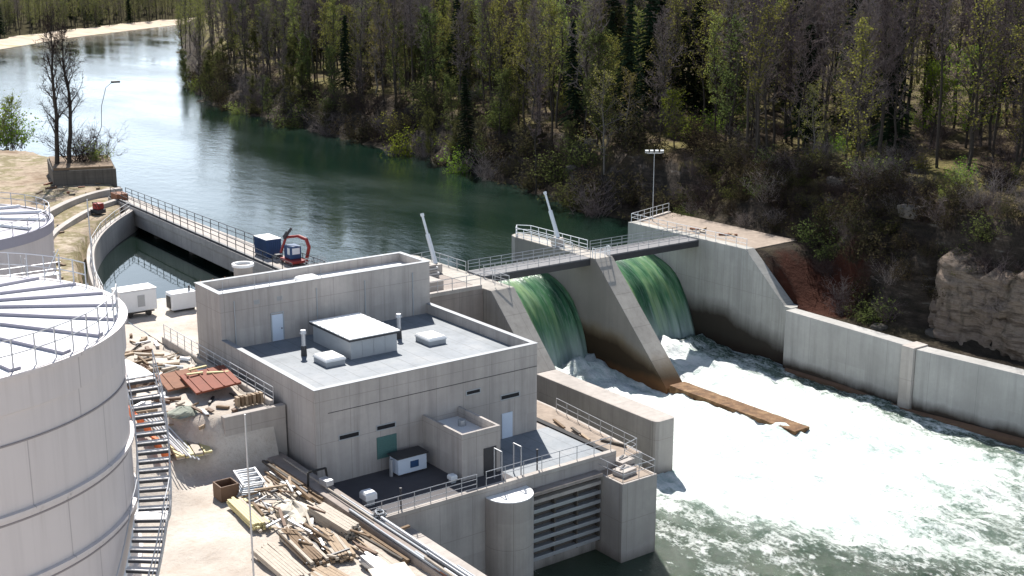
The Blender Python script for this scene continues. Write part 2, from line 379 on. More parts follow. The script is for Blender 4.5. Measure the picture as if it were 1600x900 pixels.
mr_ = wt.nodes.new('ShaderNodeMapRange'); mr_.interpolation_type = 'SMOOTHSTEP'; mr_.inputs[1].default_value = .62; mr_.inputs[2].default_value = .05; mr_.inputs[3].default_value = 0; mr_.inputs[4].default_value = 1; wt.links.new(sx_.outputs[2], mr_.inputs[0])  # horizon haze band added to the sky to brighten water reflections and shaded walls
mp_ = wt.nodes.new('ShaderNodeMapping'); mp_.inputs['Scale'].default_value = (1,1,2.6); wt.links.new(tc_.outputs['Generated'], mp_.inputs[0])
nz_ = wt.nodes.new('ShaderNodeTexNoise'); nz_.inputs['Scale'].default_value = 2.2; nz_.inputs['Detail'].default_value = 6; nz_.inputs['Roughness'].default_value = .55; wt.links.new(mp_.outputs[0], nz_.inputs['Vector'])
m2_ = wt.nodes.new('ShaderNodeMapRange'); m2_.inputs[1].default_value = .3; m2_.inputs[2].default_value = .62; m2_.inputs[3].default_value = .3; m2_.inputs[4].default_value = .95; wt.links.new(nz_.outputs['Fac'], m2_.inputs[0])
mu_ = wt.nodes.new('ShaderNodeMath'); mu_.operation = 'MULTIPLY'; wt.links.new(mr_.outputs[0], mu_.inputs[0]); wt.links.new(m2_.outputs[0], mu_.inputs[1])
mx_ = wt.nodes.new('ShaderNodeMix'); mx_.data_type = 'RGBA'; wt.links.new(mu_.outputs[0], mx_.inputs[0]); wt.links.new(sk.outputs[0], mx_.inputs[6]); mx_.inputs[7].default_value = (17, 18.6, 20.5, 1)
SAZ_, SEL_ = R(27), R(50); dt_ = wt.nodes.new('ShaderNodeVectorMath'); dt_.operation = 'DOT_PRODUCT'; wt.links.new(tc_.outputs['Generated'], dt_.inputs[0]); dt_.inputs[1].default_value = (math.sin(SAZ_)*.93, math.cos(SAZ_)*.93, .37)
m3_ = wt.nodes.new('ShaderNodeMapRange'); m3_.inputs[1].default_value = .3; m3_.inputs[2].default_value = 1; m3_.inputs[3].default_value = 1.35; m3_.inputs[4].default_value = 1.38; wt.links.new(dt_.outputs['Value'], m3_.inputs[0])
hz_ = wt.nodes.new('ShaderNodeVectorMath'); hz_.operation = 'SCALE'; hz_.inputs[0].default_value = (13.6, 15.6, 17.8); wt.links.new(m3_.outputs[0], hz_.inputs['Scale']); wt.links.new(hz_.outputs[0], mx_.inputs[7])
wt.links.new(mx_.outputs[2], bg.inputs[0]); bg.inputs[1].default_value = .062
sl = bpy.data.lights.new('sun', 'SUN'); so = bpy.data.objects.new('sun', sl); COL.objects.link(so)
sl.energy = 5.0; sl.angle = R(.53); sl.color = (1, .955, .895)
sv = Vector((math.sin(SAZ)*math.cos(SEL), math.cos(SAZ)*math.cos(SEL), math.sin(SEL)))
so.rotation_euler = sv.to_track_quat('Z', 'Y').to_euler(); so.location = (60, 60, 80)
S.view_settings.view_transform = 'Standard'; S.view_settings.look = 'None'; S.view_settings.exposure = .80; S.view_settings.gamma = 1
S.cycles.max_bounces = 6; S.cycles.diffuse_bounces = 3; S.cycles.glossy_bounces = 3; S.cycles.transmission_bounces = 3

# ------------------------------------------------------------------ ground and water
def grid(name, xs, ys, fz, mat, smooth=True):
    nx, ny = len(xs), len(ys); vs = []
    for y in ys:
        for x in xs: vs.append((x, y, fz(x, y)))
    fs = [(j*nx+i, j*nx+i+1, (j+1)*nx+i+1, (j+1)*nx+i) for j in range(ny-1) for i in range(nx-1)]
    me = bpy.data.meshes.new(name); me.from_pydata(vs, [], fs); me.materials.append(mat)
    me.polygons.foreach_set('use_smooth', [smooth]*len(fs)); me.update()
    o = bpy.data.objects.new(name, me); COL.objects.link(o); tag(o, kind='structure'); return o
def steps(a, b, d, grow=1.0):
    r = [a]
    while r[-1] < b: r.append(r[-1] + d); d *= grow
    return r

ZU, ZD = 1.8, -7.2
BX = [(-60,110),(30,107),(45,106),(60,104.2),(87,103.9),(89,104.4),(95.8,104.6),(115.2,104.6),(115.9,113.3),(118,113.5),(128,113.4),(136,112),(158,117),(181,120),(209,123.5),(233,124),(268,126),(318,132),(428,170),(638,253),(775,307),(1000,420)]
BP = [(-60,-.9,11.5,1.2,10),(50,-.9,11.5,1.2,10),(56,-.9,11.5,3.0,6.5),(75,-.9,11.5,3.0,6.5),(79,-.9,11.5,1.4,10),(88,-.9,11.5,1.6,10),(94,4.55,11.3,8,9),(114,4.55,10.8,8,10),(120,1.2,10.3,0,11),(160,1.0,10,0,13),(300,1.0,10,0,15),(500,1,10,0,24),(1000,1,12,0,40)]
def bank_x(y): return table(BX, y)
def rz(x, y):
    d = x - bank_x(y); zb, zp, off, w = table(BP, y)
    if d < 0: return (-9.5 if d < -.02 else zb) if y < 117 else max(-3., zb - 1.2*(-d))
    n = fbm(x*.11, y*.11, 3.1, 5); n2 = fbm(x*.45, y*.45, 9.3, 3)
    t = (d-off)/w + n*.22*(1 if d > off else 0)
    t = sstep(t); amp = math.sin(min(1, max(0, (d-off)/w))*math.pi)
    z = zb + (zp-zb)*t + amp*(n2*1.1) + (n*.5 if d > off + w else 0)
    if d > off + w: z += (d-off-w)*.055 + max(0, d-130)*.12
    return z
xs = steps(102.6, 165, .9) ; xs += steps(xs[-1]+2, 560, 2.5, 1.06)
ys = [-60,-30,0,15] + steps(25, 260, 1.2); ys += steps(ys[-1]+2, 1000, 2.5, 1.06)
grid('right_bank', xs, ys, rz, M['bank'])

LX = [(100,35.9),(114,36.3),(123,38.2),(132,40.6),(140,43.4),(147,46.6),(154,50.4),(160,54.6),(168,59.5),(172,61.5),(180,65),(205,70),(226,66.5),(236,58),(250,60),(265,65),(350,79),(480,116),(590,153),(671,208),(793,313),(900,420),(1200,700)]
def lz(x, y):
    d = table(LX, y) - x; n = fbm(x*.06, y*.06, 1.7, 4)
    if y < 236:
        if d < 0: return -2.
        edge = .4 if y < 170 else 4.
        return lerp(1.6, 4.6, sstep(d/edge)) + n*.35*sstep(d/3) + max(0, d-30)*.03
    zt = 2.6 if y > 480 else 3.6
    if d < 0: return -1.5
    return lerp(1.5, zt, sstep(d/14)) + n*.3 + max(0, d-60)*.03 + (max(0, y-900)*.06)
xs = [-900,-600,-400,-250,-150,-90,-60,-40,-20,-5] + steps(5, 75, 1.0); xs += steps(xs[-1]+3, 900, 4, 1.07)
ys = steps(112, 262, 1.3)
grid('left_bank', xs, ys, lz, M['dirt'])
far_y = [ys[-1]] + steps(ys[-1]+2, 1500, 3, 1.05)
grid('far_bank', xs, far_y, lz, M['litter'])
# the pale gravel bar on the outer bend, a sheet a little above the ground under it
gb = MB(); N = 60; prev = None
for i in range(N+1):
    y = 560 + (930-560)*i/N; x = table(LX, y); wd = 9 + 9*math.sin(i/N*math.pi) + 5*fbm(i*.3, 2.2)
    a = [(x+1.5, y-.5, 1.86)]; 
    for k in range(1, 7):
        q = k/6; a.append((x - wd*q*.8, y + wd*q*.75, 1.9 + 2.0*sstep(q) + .3*fbm(i*.4, k*.9)))
    if prev: gb.add(prev + a, [(j, j+1, 7+j+1, 7+j) for j in range(6)])
    prev = a
o = gb.build('gravel_bar', M['bar'], smooth=True); tag(o, kind='structure')

# yard: upper terrace by the powerhouse, lower yard by the tank
def yz(x, y):
    n = fbm(x*.16, y*.16, 5.5, 4)*.22 + fbm(x*.7, y*.7, 2.1, 3)*.07
    t = sstep((y - lerp(72, 77.5, sstep((x-26)/6)))/lerp(9, 1.6, sstep((x-30)/3)))
    z = lerp(1.0, 4.75, t)
    if y > 81: n += max(0, fbm(x*.5, y*.5, 8.8, 3))*.35
    return z + n
grid('yard', [-120,-80,-50,-30,-15,-5] + steps(0, 35.6, .6) + [36.9], [-60,-30,0,20,35] + steps(40, 113.9, .6), yz, M['yard'])
def yz2(x, y): return 4.75 + fbm(x*.16, y*.16, 5.5, 4)*.18 + fbm(x*.7, y*.7, 2.1, 3)*.05
grid('yard_terrace', steps(37.02, 57.3, .7), steps(94.4, 114, .7), yz2, M['yard'])
pg = MB(); pg.box(36.0, 41, 10, 66.9, -5.2, -5); o = pg.build('pit_floor', M['yard']); tag(o, kind='structure')

# upstream river
mw = MB(); mw.add([(-900,112.2,ZU),(36,112.2,ZU),(700,112.2,ZU),(1500,112.2,ZU),(1500,1700,ZU),(-900,1700,ZU)], [(0,1,2,3,4,5)])
o = mw.build('river', M['river']); tag(o, kind='structure')
fw_ = MB(); fw_.add([(36.2,112.3,ZU+.012),(56.6,112.3,ZU+.012),(57.7,170,ZU+.012),(54,170,ZU+.012),(36.2,130,ZU+.012)], [(0,1,2,3,4)]); o = fw_.build('forebay_water', M['calm']); tag(o, kind='structure')
rb = MB(); rb.add([(-2500,-2500,-9.6),(2500,-2500,-9.6),(2500,3500,-9.6),(-2500,3500,-9.6)], [(0,1,2,3)])
o = rb.build('ground', M['dirt']); tag(o, kind='structure')

# tailwater with foam
FX = [(20,108),(38,92),(45,83),(52.4,76.5),(59.5,72),(64.6,70),(71,67.8),(75,66)]
def foam(x, y):
    f = x - table(FX, y); f = .52 + (f/5.0 if f > 0 else f/20.0)
    if y < 70: f = min(f, lerp(.42, 1.1, sstep((y-48)/20)) + .24*sstep((84-x)/9) - .10*sstep((x-90)/10))
    f = min(f, 1.04)
    if x > 60.5 and y < 69: f = max(f, .30 + .10*fbm(x*.12, y*.07, 6, 3))
    if x > 93: f = min(f, lerp(1.2, .46, sstep((x-93)/7)) + .25*sstep((y-70)/12)*sstep((102-x)/5))
    if y > 74 and x < 70.6: f = .15
    if y > 60 and x < 62: f = 0
    return max(0., f)
xs = steps(36, 112, .62); ys = steps(6, 113, .62)
FO = {}
def tz(x, y):
    f = min(1., foam(x, y)); a = fbm(x*.22, y*.10, .3, 5); b = fbm(x*.75, y*.45, 4.2, 4)
    e_ = sstep((x-60)/6); z = ZD + f*(.60*a + .42*b + .12*fbm(x*1.7, y*1.1, 9, 2)) + (1-f)*e_*(.20*a + .20*b + .10*fbm(x*1.6, y*1.2, 7, 2))
    if 73 < x < 87 or 89.5 < x < 103.4:
        q = math.exp(-((y-101.6)/2.6)**2); z += q*(.75 + .5*b + .45*fbm(x*.9, y*.8, 3, 3))
    return z
tw = grid('tailwater', xs, ys, tz, M['tail'])
at = tw.data.attributes.new('foam', 'FLOAT', 'POINT')
at.data.foreach_set('value', [foam(v.co.x, v.co.y) for v in tw.data.vertices])

# ------------------------------------------------------------------ railings
def railing(name, pts, parent=None, label=None, cat='railing', group=None, h=1.1, sp=1.6, rails=(1.1, .6), mat=None, r=.028, toe=False):
    mat = mat or M['galv']
    if parent is None:
        root = thing(name, pts[0], label, cat, group); rb = MB()
        for i, z in enumerate(rails):
            b = MB(); b.path([(p[0], p[1], p[2]+z) for p in pts], r if i == 0 else r*.8, 6); b.build('top_rail' if i == 0 else 'mid_rail', mat, root)
    else:
        b = MB()
        for z in rails: b.path([(p[0], p[1], p[2]+z) for p in pts], r, 6)
        root = b.build('railing', mat, parent)
    pm = MB(); pm.tube((0,0,0), (0,0,h), r*1.1, r*1.1, 6); pmesh = None
    org = PO[root.name]
    for a, b in zip(pts, pts[1:]):
        L = math.dist(a, b); n = max(1, round(L/sp))
        for k in range(n + (1 if b == pts[-1] else 0)):
            p = [lerp(u, v, k/n) for u, v in zip(a, b)]
            if pmesh is None:
                o = MB.build(pm, 'post', mat, None); pmesh = o.data
            else:
                o = bpy.data.objects.new('post', pmesh); COL.objects.link(o)
            o.parent = root; o.location = Vector(p) - org
    return root

# ------------------------------------------------------------------ powerhouse
X0, X1, Y0, YT, YB = 38.03, 57.37, 74.25, 89.5, 94.25
ph = thing('powerhouse', (X0, Y0, 0), 'grey concrete powerhouse with flat roof and taller rear block beside the weir', 'building')
wl = MB(); ZR, ZP = 6.25, 7.08
pw = .35
# hollow parapet: outer walls as four slabs
wl.box(X0, X1, Y0, Y0+pw, -.3, ZP); wl.box(X0, X0+pw, Y0+pw, YT, -.3, ZP); wl.box(X1-pw, X1, Y0+pw, YT, -.3, ZP)
wl.build('wall', M['conc'], ph, bevel=.03)
rf = MB(); rf.box(X0+pw, X1-pw, Y0+pw, YT, ZR-.3, ZR); rf.build('roof', M['membrane'], ph)
cp = MB(); c_ = .05
cp.box(X0-c_, X1+c_, Y0-c_, Y0+pw+c_, ZP+.003, ZP+.05); cp.box(X0-c_, X0+pw+c_, Y0+pw+c_+.004, YT, ZP+.003, ZP+.05); cp.box(X1-pw-c_, X1+c_, Y0+pw+c_+.004, YT, ZP+.003, ZP+.05)
cp.build('parapet_coping', M['coping'], ph)
bd = MB(); bd.box(X0+1, X1-.02, Y0-.03, Y0-.003, 5.25, 5.29); bd.build('wall_joint', M['dark_steel'], ph)
# rear block
ZT, ZTR = 10.78, 10.05
tb = MB(); tb.box(X0, X1, YT, YT+.35, -.3, ZT); tb.box(X0, X1, YB-.35, YB, -.3, ZT); tb.box(X0, X0+.35, YT+.35, YB-.35, -.3, ZT); tb.box(X1-.35, X1, YT+.35, YB-.35, -.3, ZT)
tb.build('rear_block_wall', M['conc'], ph, bevel=.03)
tr = MB(); tr.box(X0+.35, X1-.35, YT+.35, YB-.35, ZTR-.3, ZTR); tr.build('rear_block_roof', M['white_sheet'], ph)
tc = MB(); tc.box(X0-c_, X1+c_, YT-c_, YT+.40, ZT+.003, ZT+.05); tc.box(X0-c_, X1+c_, YB-.40, YB+c_, ZT+.003, ZT+.05); tc.box(X0-c_, X0+.40, YT+.404, YB-.404, ZT+.003, ZT+.05); tc.box(X1-.40, X1+c_, YT+.404, YB-.404, ZT+.003, ZT+.05)
tc.build('rear_block_coping', M['coping'], ph)
d = MB(); d.box(42.35, 43.3, YT-.06, YT-.003, 6.28, 8.45); dr = d.build('door', M['door_blue'], ph)
d = MB(); d.box(42.25, 42.34, YT-.08, YT-.003, 6.28, 8.54); d.box(43.31, 43.40, YT-.08, YT-.003, 6.28, 8.54); d.box(42.25, 43.40, YT-.08, YT-.003, 8.545, 8.62); d.build('door_frame', M['alu_grey'], dr)
d = MB(); d.box(43.14, 43.2, YT-.11, YT-.062, 7.2, 7.32); d.build('handle', M['dark_steel'], dr)
for x in (46.4, 50.9, 55.6, 39.2):
    d = MB(); d.tube((x, YT-.05, ZR+.05), (x, YT-.05, ZT-.7), .05, .05, 8); d.build('downpipe', M['alu_grey'], ph)
for x, z in ((40.9, 9.9), (42.9, 9.9)):
    d = MB()
    for k in range(5): d.box(x + k*.1, x + k*.1 + .05, YT-.03, YT-.003, z-.35, z)
    d.build('vent_grille', M['alu_grey'], ph)
# slit windows and shutter on the front
for x0, x1, z0, z1 in ((39.85,41.4,3.12,3.42), (42.9,44.4,3.15,3.45), (53.9,55.6,3.2,3.5), (50.7,51.9,4.25,4.5)):
    f = MB(); f.box(x0-.07, x1+.07, Y0-.05, Y0-.003, z0-.07, z0); f.box(x0-.07, x1+.07, Y0-.05, Y0-.003, z1, z1+.07); f.box(x0-.07, x0-.003, Y0-.05, Y0-.003, z0, z1); f.box(x1+.003, x1+.07, Y0-.05, Y0-.003, z0, z1)
    fo = f.build('window', M['alu_grey'], ph)
    g = MB(); g.box(x0, x1, Y0-.02, Y0-.004, z0, z1); g.build('pane', M['black'], fo)
s = MB(); s.box(42.85, 44.5, Y0-.05, Y0-.003, .95, 2.6)
for k in range(11): s.box(42.9, 44.45, Y0-.075, Y0-.053, 1.0 + k*.145, 1.1 + k*.145)
s.build('shutter', M['green_louvre'], ph)
s = MB(); s.box(53.95, 54.95, Y0-.06, Y0-.003, .02, 2.05); s.build('door', M['door_blue'], ph)
# open-topped stair annex
ax0, ax1, ay0 = 46.75, 50.1, 69.1
an = MB(); an.box(ax0, ax1, ay0, ay0+.22, -.02, 3.5); an.box(ax0, ax0+.22, ay0+.22, Y0-.003, -.02, 3.5); an.box(ax1-.22, ax1, ay0+.22, Y0-.003, -.02, 3.5)
an.build('annex_wall', M['conc'], ph, bevel=.02)
an = MB(); an.box(ax0+.22, ax1-.22, ay0+.22, Y0-.003, 2.3, 2.75); ar = an.build('annex_roof', M['white_sheet'], ph)
an = MB(); an.tube((47.9, 70.0, 2.75), (47.9, 70.0, 3.05), .12, .12, 12); an.tube((49.0, 72.4, 2.75), (49.0, 72.4, 3.2), .3, .3, 12); an.build('roof_outlet', M['alu_grey'], ar)
an = MB(); an.box(48.6, 49.7, ay0-.05, ay0-.003, 0, 2.05); an.build('door', M['dark_steel'], ph)
# roof hatch house
hx0, hx1, hy0, hy1 = 45.0, 49.1, 81.5, 87.6
hb = thing('roof_hatch_house', (hx0, hy0, ZR), 'low square rooflight house with white ribbed lid on the grey powerhouse roof', 'roof hatch')
b = MB(); b.box(hx0, hx1, hy0, hy1, ZR+.002, 7.7)
for k in range(1, 4): b.box(hx0 + k*1.02 - .03, hx0 + k*1.02 + .03, hy0-.03, hy0-.003, ZR+.002, 7.7)
b.build('wall', M['alu_grey'], hb)
b = MB(); b.box(hx0-.22, hx1+.22, hy0-.22, hy1+.22, 7.705, 7.86); b.build('lid', M['dark_steel'], hb)
b = MB(); b.box(hx0-.2, hx1+.2, hy0-.2, hy1+.2, 7.864, 7.93)
for k in range(9): b.box(hx0-.2, hx1+.2, hy0 + .05 + k*.73, hy0 + .13 + k*.73, 7.935, 7.975)
b.build('lid_sheet', M['white_sheet'], hb)
def dome_hatch(x, y, z, sx, sy, label, group='white rooflight domes on the powerhouse roofs'):
    t = thing('rooflight', (x, y, z), label, 'rooflight', group)
    b = MB(); b.box(x-sx/2, x+sx/2, y-sy/2, y+sy/2, z+.002, z+.35); b.build('kerb', M['alu_grey'], t)
    b = MB(); rings = []
    for q, h in ((1.08,.36), (1.1,.46), (.95,.62), (.6,.72), (.2,.75)):
        rings.append([(x+a*sx/2*q, y+c*sy/2*q, z+h) for a, c in ((-1,-1),(1,-1),(1,1),(-1,1))])
    b.loft(rings); b.build('dome', M['white_sheet'], t, bevel=.05)
dome_hatch(43.3, 81.8, ZR, 1.6, 2.0, 'white rooflight dome on the main roof, left of the hatch house')
dome_hatch(52.5, 81.9, ZR, 1.6, 2.0, 'white rooflight dome on the main roof, right of the hatch house')
dome_hatch(46.6, 91.2, ZTR, 1.7, 1.5, 'white rooflight dome on the narrow roof of the rear block')
def roof_vent(x, y, z, label):
    t = thing('roof_vent', (x, y, z), label, 'vent pipe', 'vent pipes on the powerhouse roof')
    b = MB(); b.tube((x,y,z+.002), (x,y,z+.8), .24, .2, 14); b.build('base', M['dark_steel'], t)
    b = MB(); b.tube((x,y,z+.8), (x,y,z+1.75), .17, .17, 14); b.build('pipe', M['galv'], t, smooth=False)
    b = MB(); b.tube((x,y,z+1.78), (x,y,z+2.05), .27, .2, 14); b.build('cowl', M['galv'], t)
roof_vent(42.6, 84.6, ZR, 'steel vent pipe with cowl left of the rooflight house')
roof_vent(51.0, 84.3, ZR, 'steel vent pipe with cowl right of the rooflight house')
for i, x in enumerate((38.6, 41.3, 42.6, 47.2)):
    t = thing('roof_mast', (x, YT+.6, ZTR), ['short grey mast nearest the left corner of the rear block roof','short grey mast on the rear block roof, left one of a close pair','short grey mast on the rear block roof, right one of a close pair','short grey mast on the rear block roof right of its rooflight'][i], 'mast', 'short masts on the rear block roof')
    b = MB(); b.tube((x, YT+.6, ZTR+.002), (x, YT+.6, ZTR+1.6), .035, .02, 6); b.build('rod', M['alu_grey'], t)
    b = MB(); b.box(x-.14, x+.14, YT+.46, YT+.74, ZTR+.002, ZTR+.2); b.build('foot', M['conc_light'], t)
t = thing('vent_shaft', (43.0, 95.6, 4.7), 'round pale shaft with rim rising behind the rear block', 'vent shaft')
b = MB(); b.tube((43.0,95.9,4.5), (43.0,95.9,11.2), .78, .78, 24); b.build('shaft', M['conc_light'], t)
b = MB(); b.lathe(43.0, 95.9, [(.7,11.2),(.7,11.42),(.92,11.42),(.92,11.2),(.7,11.2)], 24); b.build('rim', M['white_sheet'], t)

# ------------------------------------------------------------------ machine hall deck
mh = thing('machine_hall', (X0, 67, 0), 'low concrete machine hall with dark flat deck in front of the powerhouse', 'building')
b = MB(); b.prism([(X0-.6, 66.6), (59.0, 66.6), (59.0, Y0-.01), (X0-.6, Y0-.01)], -8.5, -.02)
b.box(57.4, 59.0, Y0+.01, 80, -8.5, -.02); b.build('wall', M['conc_front'], mh, bevel=.04)
b = MB(); b.box(X0-.2, ax0-.01, 67.4, Y0-.02, -.016, .012); b.box(ax0-.01, ax1+.01, 67.4, ay0-.02, -.016, .012); b.build('deck', M['membrane_dark'], mh)
b = MB(); b.box(ax1+.02, 58.4, 67.4, Y0-.02, -.016, .014); b.build('deck_sunlit', M['membrane'], mh)  # sunlit end of the same deck, its brightness put in as a paler material
b = MB(); b.box(X0-.6, 58.95, 66.55, 67.0, -.015, .3); b.build('kerb', M['conc_light'], mh, bevel=.02)
b = MB(); b.box(58.45, 58.95, 67.02, 79.5, -.015, .12); b.build('gutter', M['black'], mh)
railing('railing', [(X0-.5, 66.8, .3), (46.4, 66.8, .3)], None, 'railing with mesh on the deck edge left of the round pier', 'railing', 'deck railings', sp=1.3, rails=(1.1,.75,.4,.1))
railing('railing', [(47.2, 66.8, .3), (58.6, 66.8, .3)], None, 'steel railing on the deck edge above the stoplog gate', 'railing', 'deck railings', sp=1.6)
# white-blue cabinet and small hoods on the deck
t = thing('ventilation_unit', (44.2, 73.2, 0), 'pale blue box-shaped ventilation unit with dark top below the green shutter', 'ventilation unit')
b = MB(); b.box(43.5, 45.9, 72.4, 73.6, .15, 1.35); b.build('casing', M['door_blue'], t, bevel=.03)
b = MB(); b.box(43.4, 46.0, 72.3, 73.7, 1.353, 1.46); b.build('top', M['dark_steel'], t)
b = MB(); b.box(44.5, 45.2, 72.37, 72.397, .5, 1.0); b.build('grille', M['blue'], t)
for x in (43.7, 45.6):
    b = MB(); b.box(x, x+.15, 72.5, 73.5, .014, .147); b.build('foot', M['dark_steel'], t)
b = MB(); b.tube((43.2, 72.9, .014), (43.2, 72.9, 1.3), .13, .13, 10); b.build('pipe', M['galv'], t)
for x, y, s_, lb in ((39.4, 69.6, .9, 'pale square vent hood on the dark deck near its left corner'), (46.1, 69.4, .55, 'small pale vent hood on the dark deck beside the stair annex')):
    t = thing('vent_hood', (x, y, 0), lb, 'vent hood', 'vent hoods on the dark deck')
    b = MB(); b.box(x-s_*.35, x+s_*.35, y-s_*.35, y+s_*.35, .014, s_*.5); b.build('base', M['alu_grey'], t)
    b = MB(); b.loft([[(x+a*s_/2, y+c*s_/2, s_*.5+.003) for a, c in ((-1,-1),(1,-1),(1,1),(-1,1))], [(x+a*s_/2, y+c*s_/2, s_*.95) for a, c in ((-1,-1),(1,-1),(1,1),(-1,1))], [(x+a*s_*.38, y+c*s_*.38, s_*1.12) for a, c in ((-1,-1),(1,-1),(1,1),(-1,1))]]); b.build('hood', M['white_paint'], t, bevel=.03)
for x, y, lb in ((40.6, 67.35, 'thin dark bollard post at the left of the mesh railing'), (52.2, 67.5, 'thin dark post on the sunlit deck behind the gate railing')):
    b = MB(); b.tube((x,y,.015), (x,y,1.55), .06, .05, 8); b.tube((x,y,1.55), (x,y,1.68), .09, .09, 8); o = b.build('deck_post', M['dark_steel'], at=(x,y,0)); tag(o, lb, 'post')
for x in (48.9, 50.6):
    b = MB(); b.tube((x, 67.3, .015), (x, 67.3, 2.3), .05, .05, 8); b.tube((x, 67.3, 2.3), (x, 68.2, 2.3), .05, .05, 8); b.tube((x, 68.2, 2.3), (x, 68.2, .015), .05, .05, 8)
    o = b.build('ladder_hoop', M['galv'], at=(x,67.3,0)); tag(o, 'tall steel hoop rail in front of the stair annex door' if x < 50 else 'tall steel hoop rail at the corner right of the stair annex', 'rail')

# round pier, gate, block pier
rp = MB(); C = (48.75, 66.3); r_ = 1.78
poly = [(C[0]-r_, 66.58)] + [(C[0]+r_*math.cos(R(a)), C[1]+r_*math.sin(R(a))) for a in range(180, 361, 10)] + [(C[0]+r_, 66.58)]
t = thing('round_pier', (C[0], C[1], ZD), 'round-nosed concrete pier with white top left of the stoplog gate', 'pier')
rp.prism(poly, -9.4, -.45); rp.build('shaft', M['conc_light'], t)
rp = MB(); poly2 = [(C[0]-r_*.99, 66.57)] + [(C[0]+r_*.99*math.cos(R(a)), C[1]+r_*.99*math.sin(R(a))) for a in range(180, 361, 10)] + [(C[0]+r_*.99, 66.57)]
rp.prism(poly2, -.447, -.38); rp.build('cap', M['white_sheet'], t)
t = thing('stoplog_gate', (53.8, 66.3, -7), 'gate of horizontal steel beams between round pier and block pier', 'gate')
for k in range(7):
    z = -1.55 - k*.74
    b = MB(); b.box(50.6, 57.0, 65.95, 66.4, z-.14, z+.14); b.build('beam', M['galv'] if k else M['conc_light'], t, bevel=.02)
b = MB(); b.box(50.58, 57.02, 66.42, 66.55, -6.2, -1.4); b.build('skin_plate', M['conc_old'], t)
for x in (50.62, 52.7, 54.8, 56.9):
    b = MB(); b.box(x-.06, x+.06, 66.0, 66.41, -6.2, -1.45); b.build('stiffener', M['conc_old'], t)
b = MB(); b.box(50.6, 57.0, 65.75, 66.5, -1.0, -.75); o = b.build('gate_beam', M['conc_brown'], at=(53.8,66,-1)); tag(o, 'brown lifting beam lying along the top of the stoplog gate', 'beam')
bp = thing('block_pier', (58.8, 65.5, ZD), 'square concrete block pier with sandy walkway on top at the tailwater', 'pier')
b = MB(); b.box(57.1, 60.5, 63.7, 67.6, -9.4, -1.0); b.prism([(59.02, 67.62), (62.6, 67.62), (63.6, 80), (63.6, 89), (59.02, 89)], -9.4, -1.03); b.build('shaft', M['conc_light'], bp, bevel=.04)
b = MB(); b.box(57.3, 60.3, 63.9, 67.6, -.997, -.97); b.prism([(59.1, 67.7), (62.3, 67.7), (63.3, 80), (63.3, 88.8), (59.1, 88.8)], -1.026, -.99); b.build('top_screed', M['sand_dirt'], bp)
railing('railing', [(57.25, 67.3, -.97), (57.25, 63.85, -.97), (60.35, 63.85, -.97), (60.6, 67.5, -.97), (62.2, 67.9, -.97), (63.1, 79, -.97)], None, 'steel railing round the top of the block pier and walkway', 'railing', 'deck railings', sp=1.7)
for i in range(2):
    t = thing('hatch_stack', (58.3 + i*1.2, 65.0 + i*1.4, -.97), ['flat white slab with dark hatch near the corner of the block pier','flat white slab stack at the back of the block pier top'][i], 'slab', 'slabs on the block pier')
    x, y = (58.5, 65.1) if i == 0 else (59.7, 66.6)
    b = MB(); b.obox((x, y, -.75), (1.5, 1.1, .42), .15); b.build('slab', M['conc_light'], t, bevel=.02)
    b = MB(); b.obox((x, y, -.52), (1.0, .12, .06), .15); b.obox((x+.1, y+.3, -.51), (.7, .14, .08), .5); b.build('bar', M['dark_steel'], t)
rng = random.Random(4)
for i in range(9):
    x, y = rng.uniform(59.6, 62.0), rng.uniform(70, 79); L = rng.uniform(1.2, 3)
    b = MB(); b.obox((0,0,0), (.22, L, .12)); o = b.build('plank', M[rng.choice(['wood','wood_dark','conc_old','galv'])]); o.location = (x, y, -.9 + i*.015); o.rotation_euler = (0,0,rng.uniform(-.5,.5))
    tag(o, 'plank or bar left on the walkway beside the dividing wall', 'plank', 'planks on the tailrace walkway')

# ------------------------------------------------------------------ weir
def section_wall(rings): 
    b = MB(); b.loft([[(x0,y,zb),(x1,y,zb),(x1,y,zt),(x0,y,zt)] for x0, x1, y, zb, zt in rings]); return b
t = thing('dividing_wall', (71.6, 83, ZD), 'long low concrete wall with sunlit top between turbine outlet and weir', 'wall')
section_wall([(70.35,72.75,92.2,-9.4,-2.3),(70.35,72.75,75.0,-9.4,-2.3),(70.5,72.65,74.6,-9.4,-2.3),(70.75,72.4,74.4,-9.4,-2.3)]).build('wall', M['conc_light'], t, bevel=.05)
t = thing('weir_pier', (71.5, 100, ZD), 'weir pier nearest the powerhouse, sloping down to the dividing wall', 'pier', 'weir piers')
section_wall([(71.3,71.7,117.6,-9.4,4.5),(70.6,72.4,117.1,-9.4,4.5),(70.1,72.9,116,-9.4,4.5),(70.1,72.9,98.2,-9.4,4.5),(70.2,72.8,91.2,-9.4,-2.28)]).build('shaft', M['conc_pier'], t, bevel=.04)
t = thing('weir_pier', (88.2, 100, ZD), 'middle weir pier between two waterfalls with dark brown stain', 'pier', 'weir piers')
section_wall([(88.1,88.4,118.6,-9.4,4.7),(87.4,89.1,118.2,-9.4,4.7),(87.0,89.5,117,-9.4,4.7),(87.0,89.5,102.4,-9.4,4.7),(87.0,89.5,90.6,-9.4,-7.0)]).build('shaft', M['conc_pier'], t, bevel=.04)
for zz in (1.5,):
    pass
t = thing('apron_sill', (88.4, 82, ZD), 'narrow orange-stained sill running from middle pier into foam', 'sill')
b = MB(); n = 22; ringsb = []
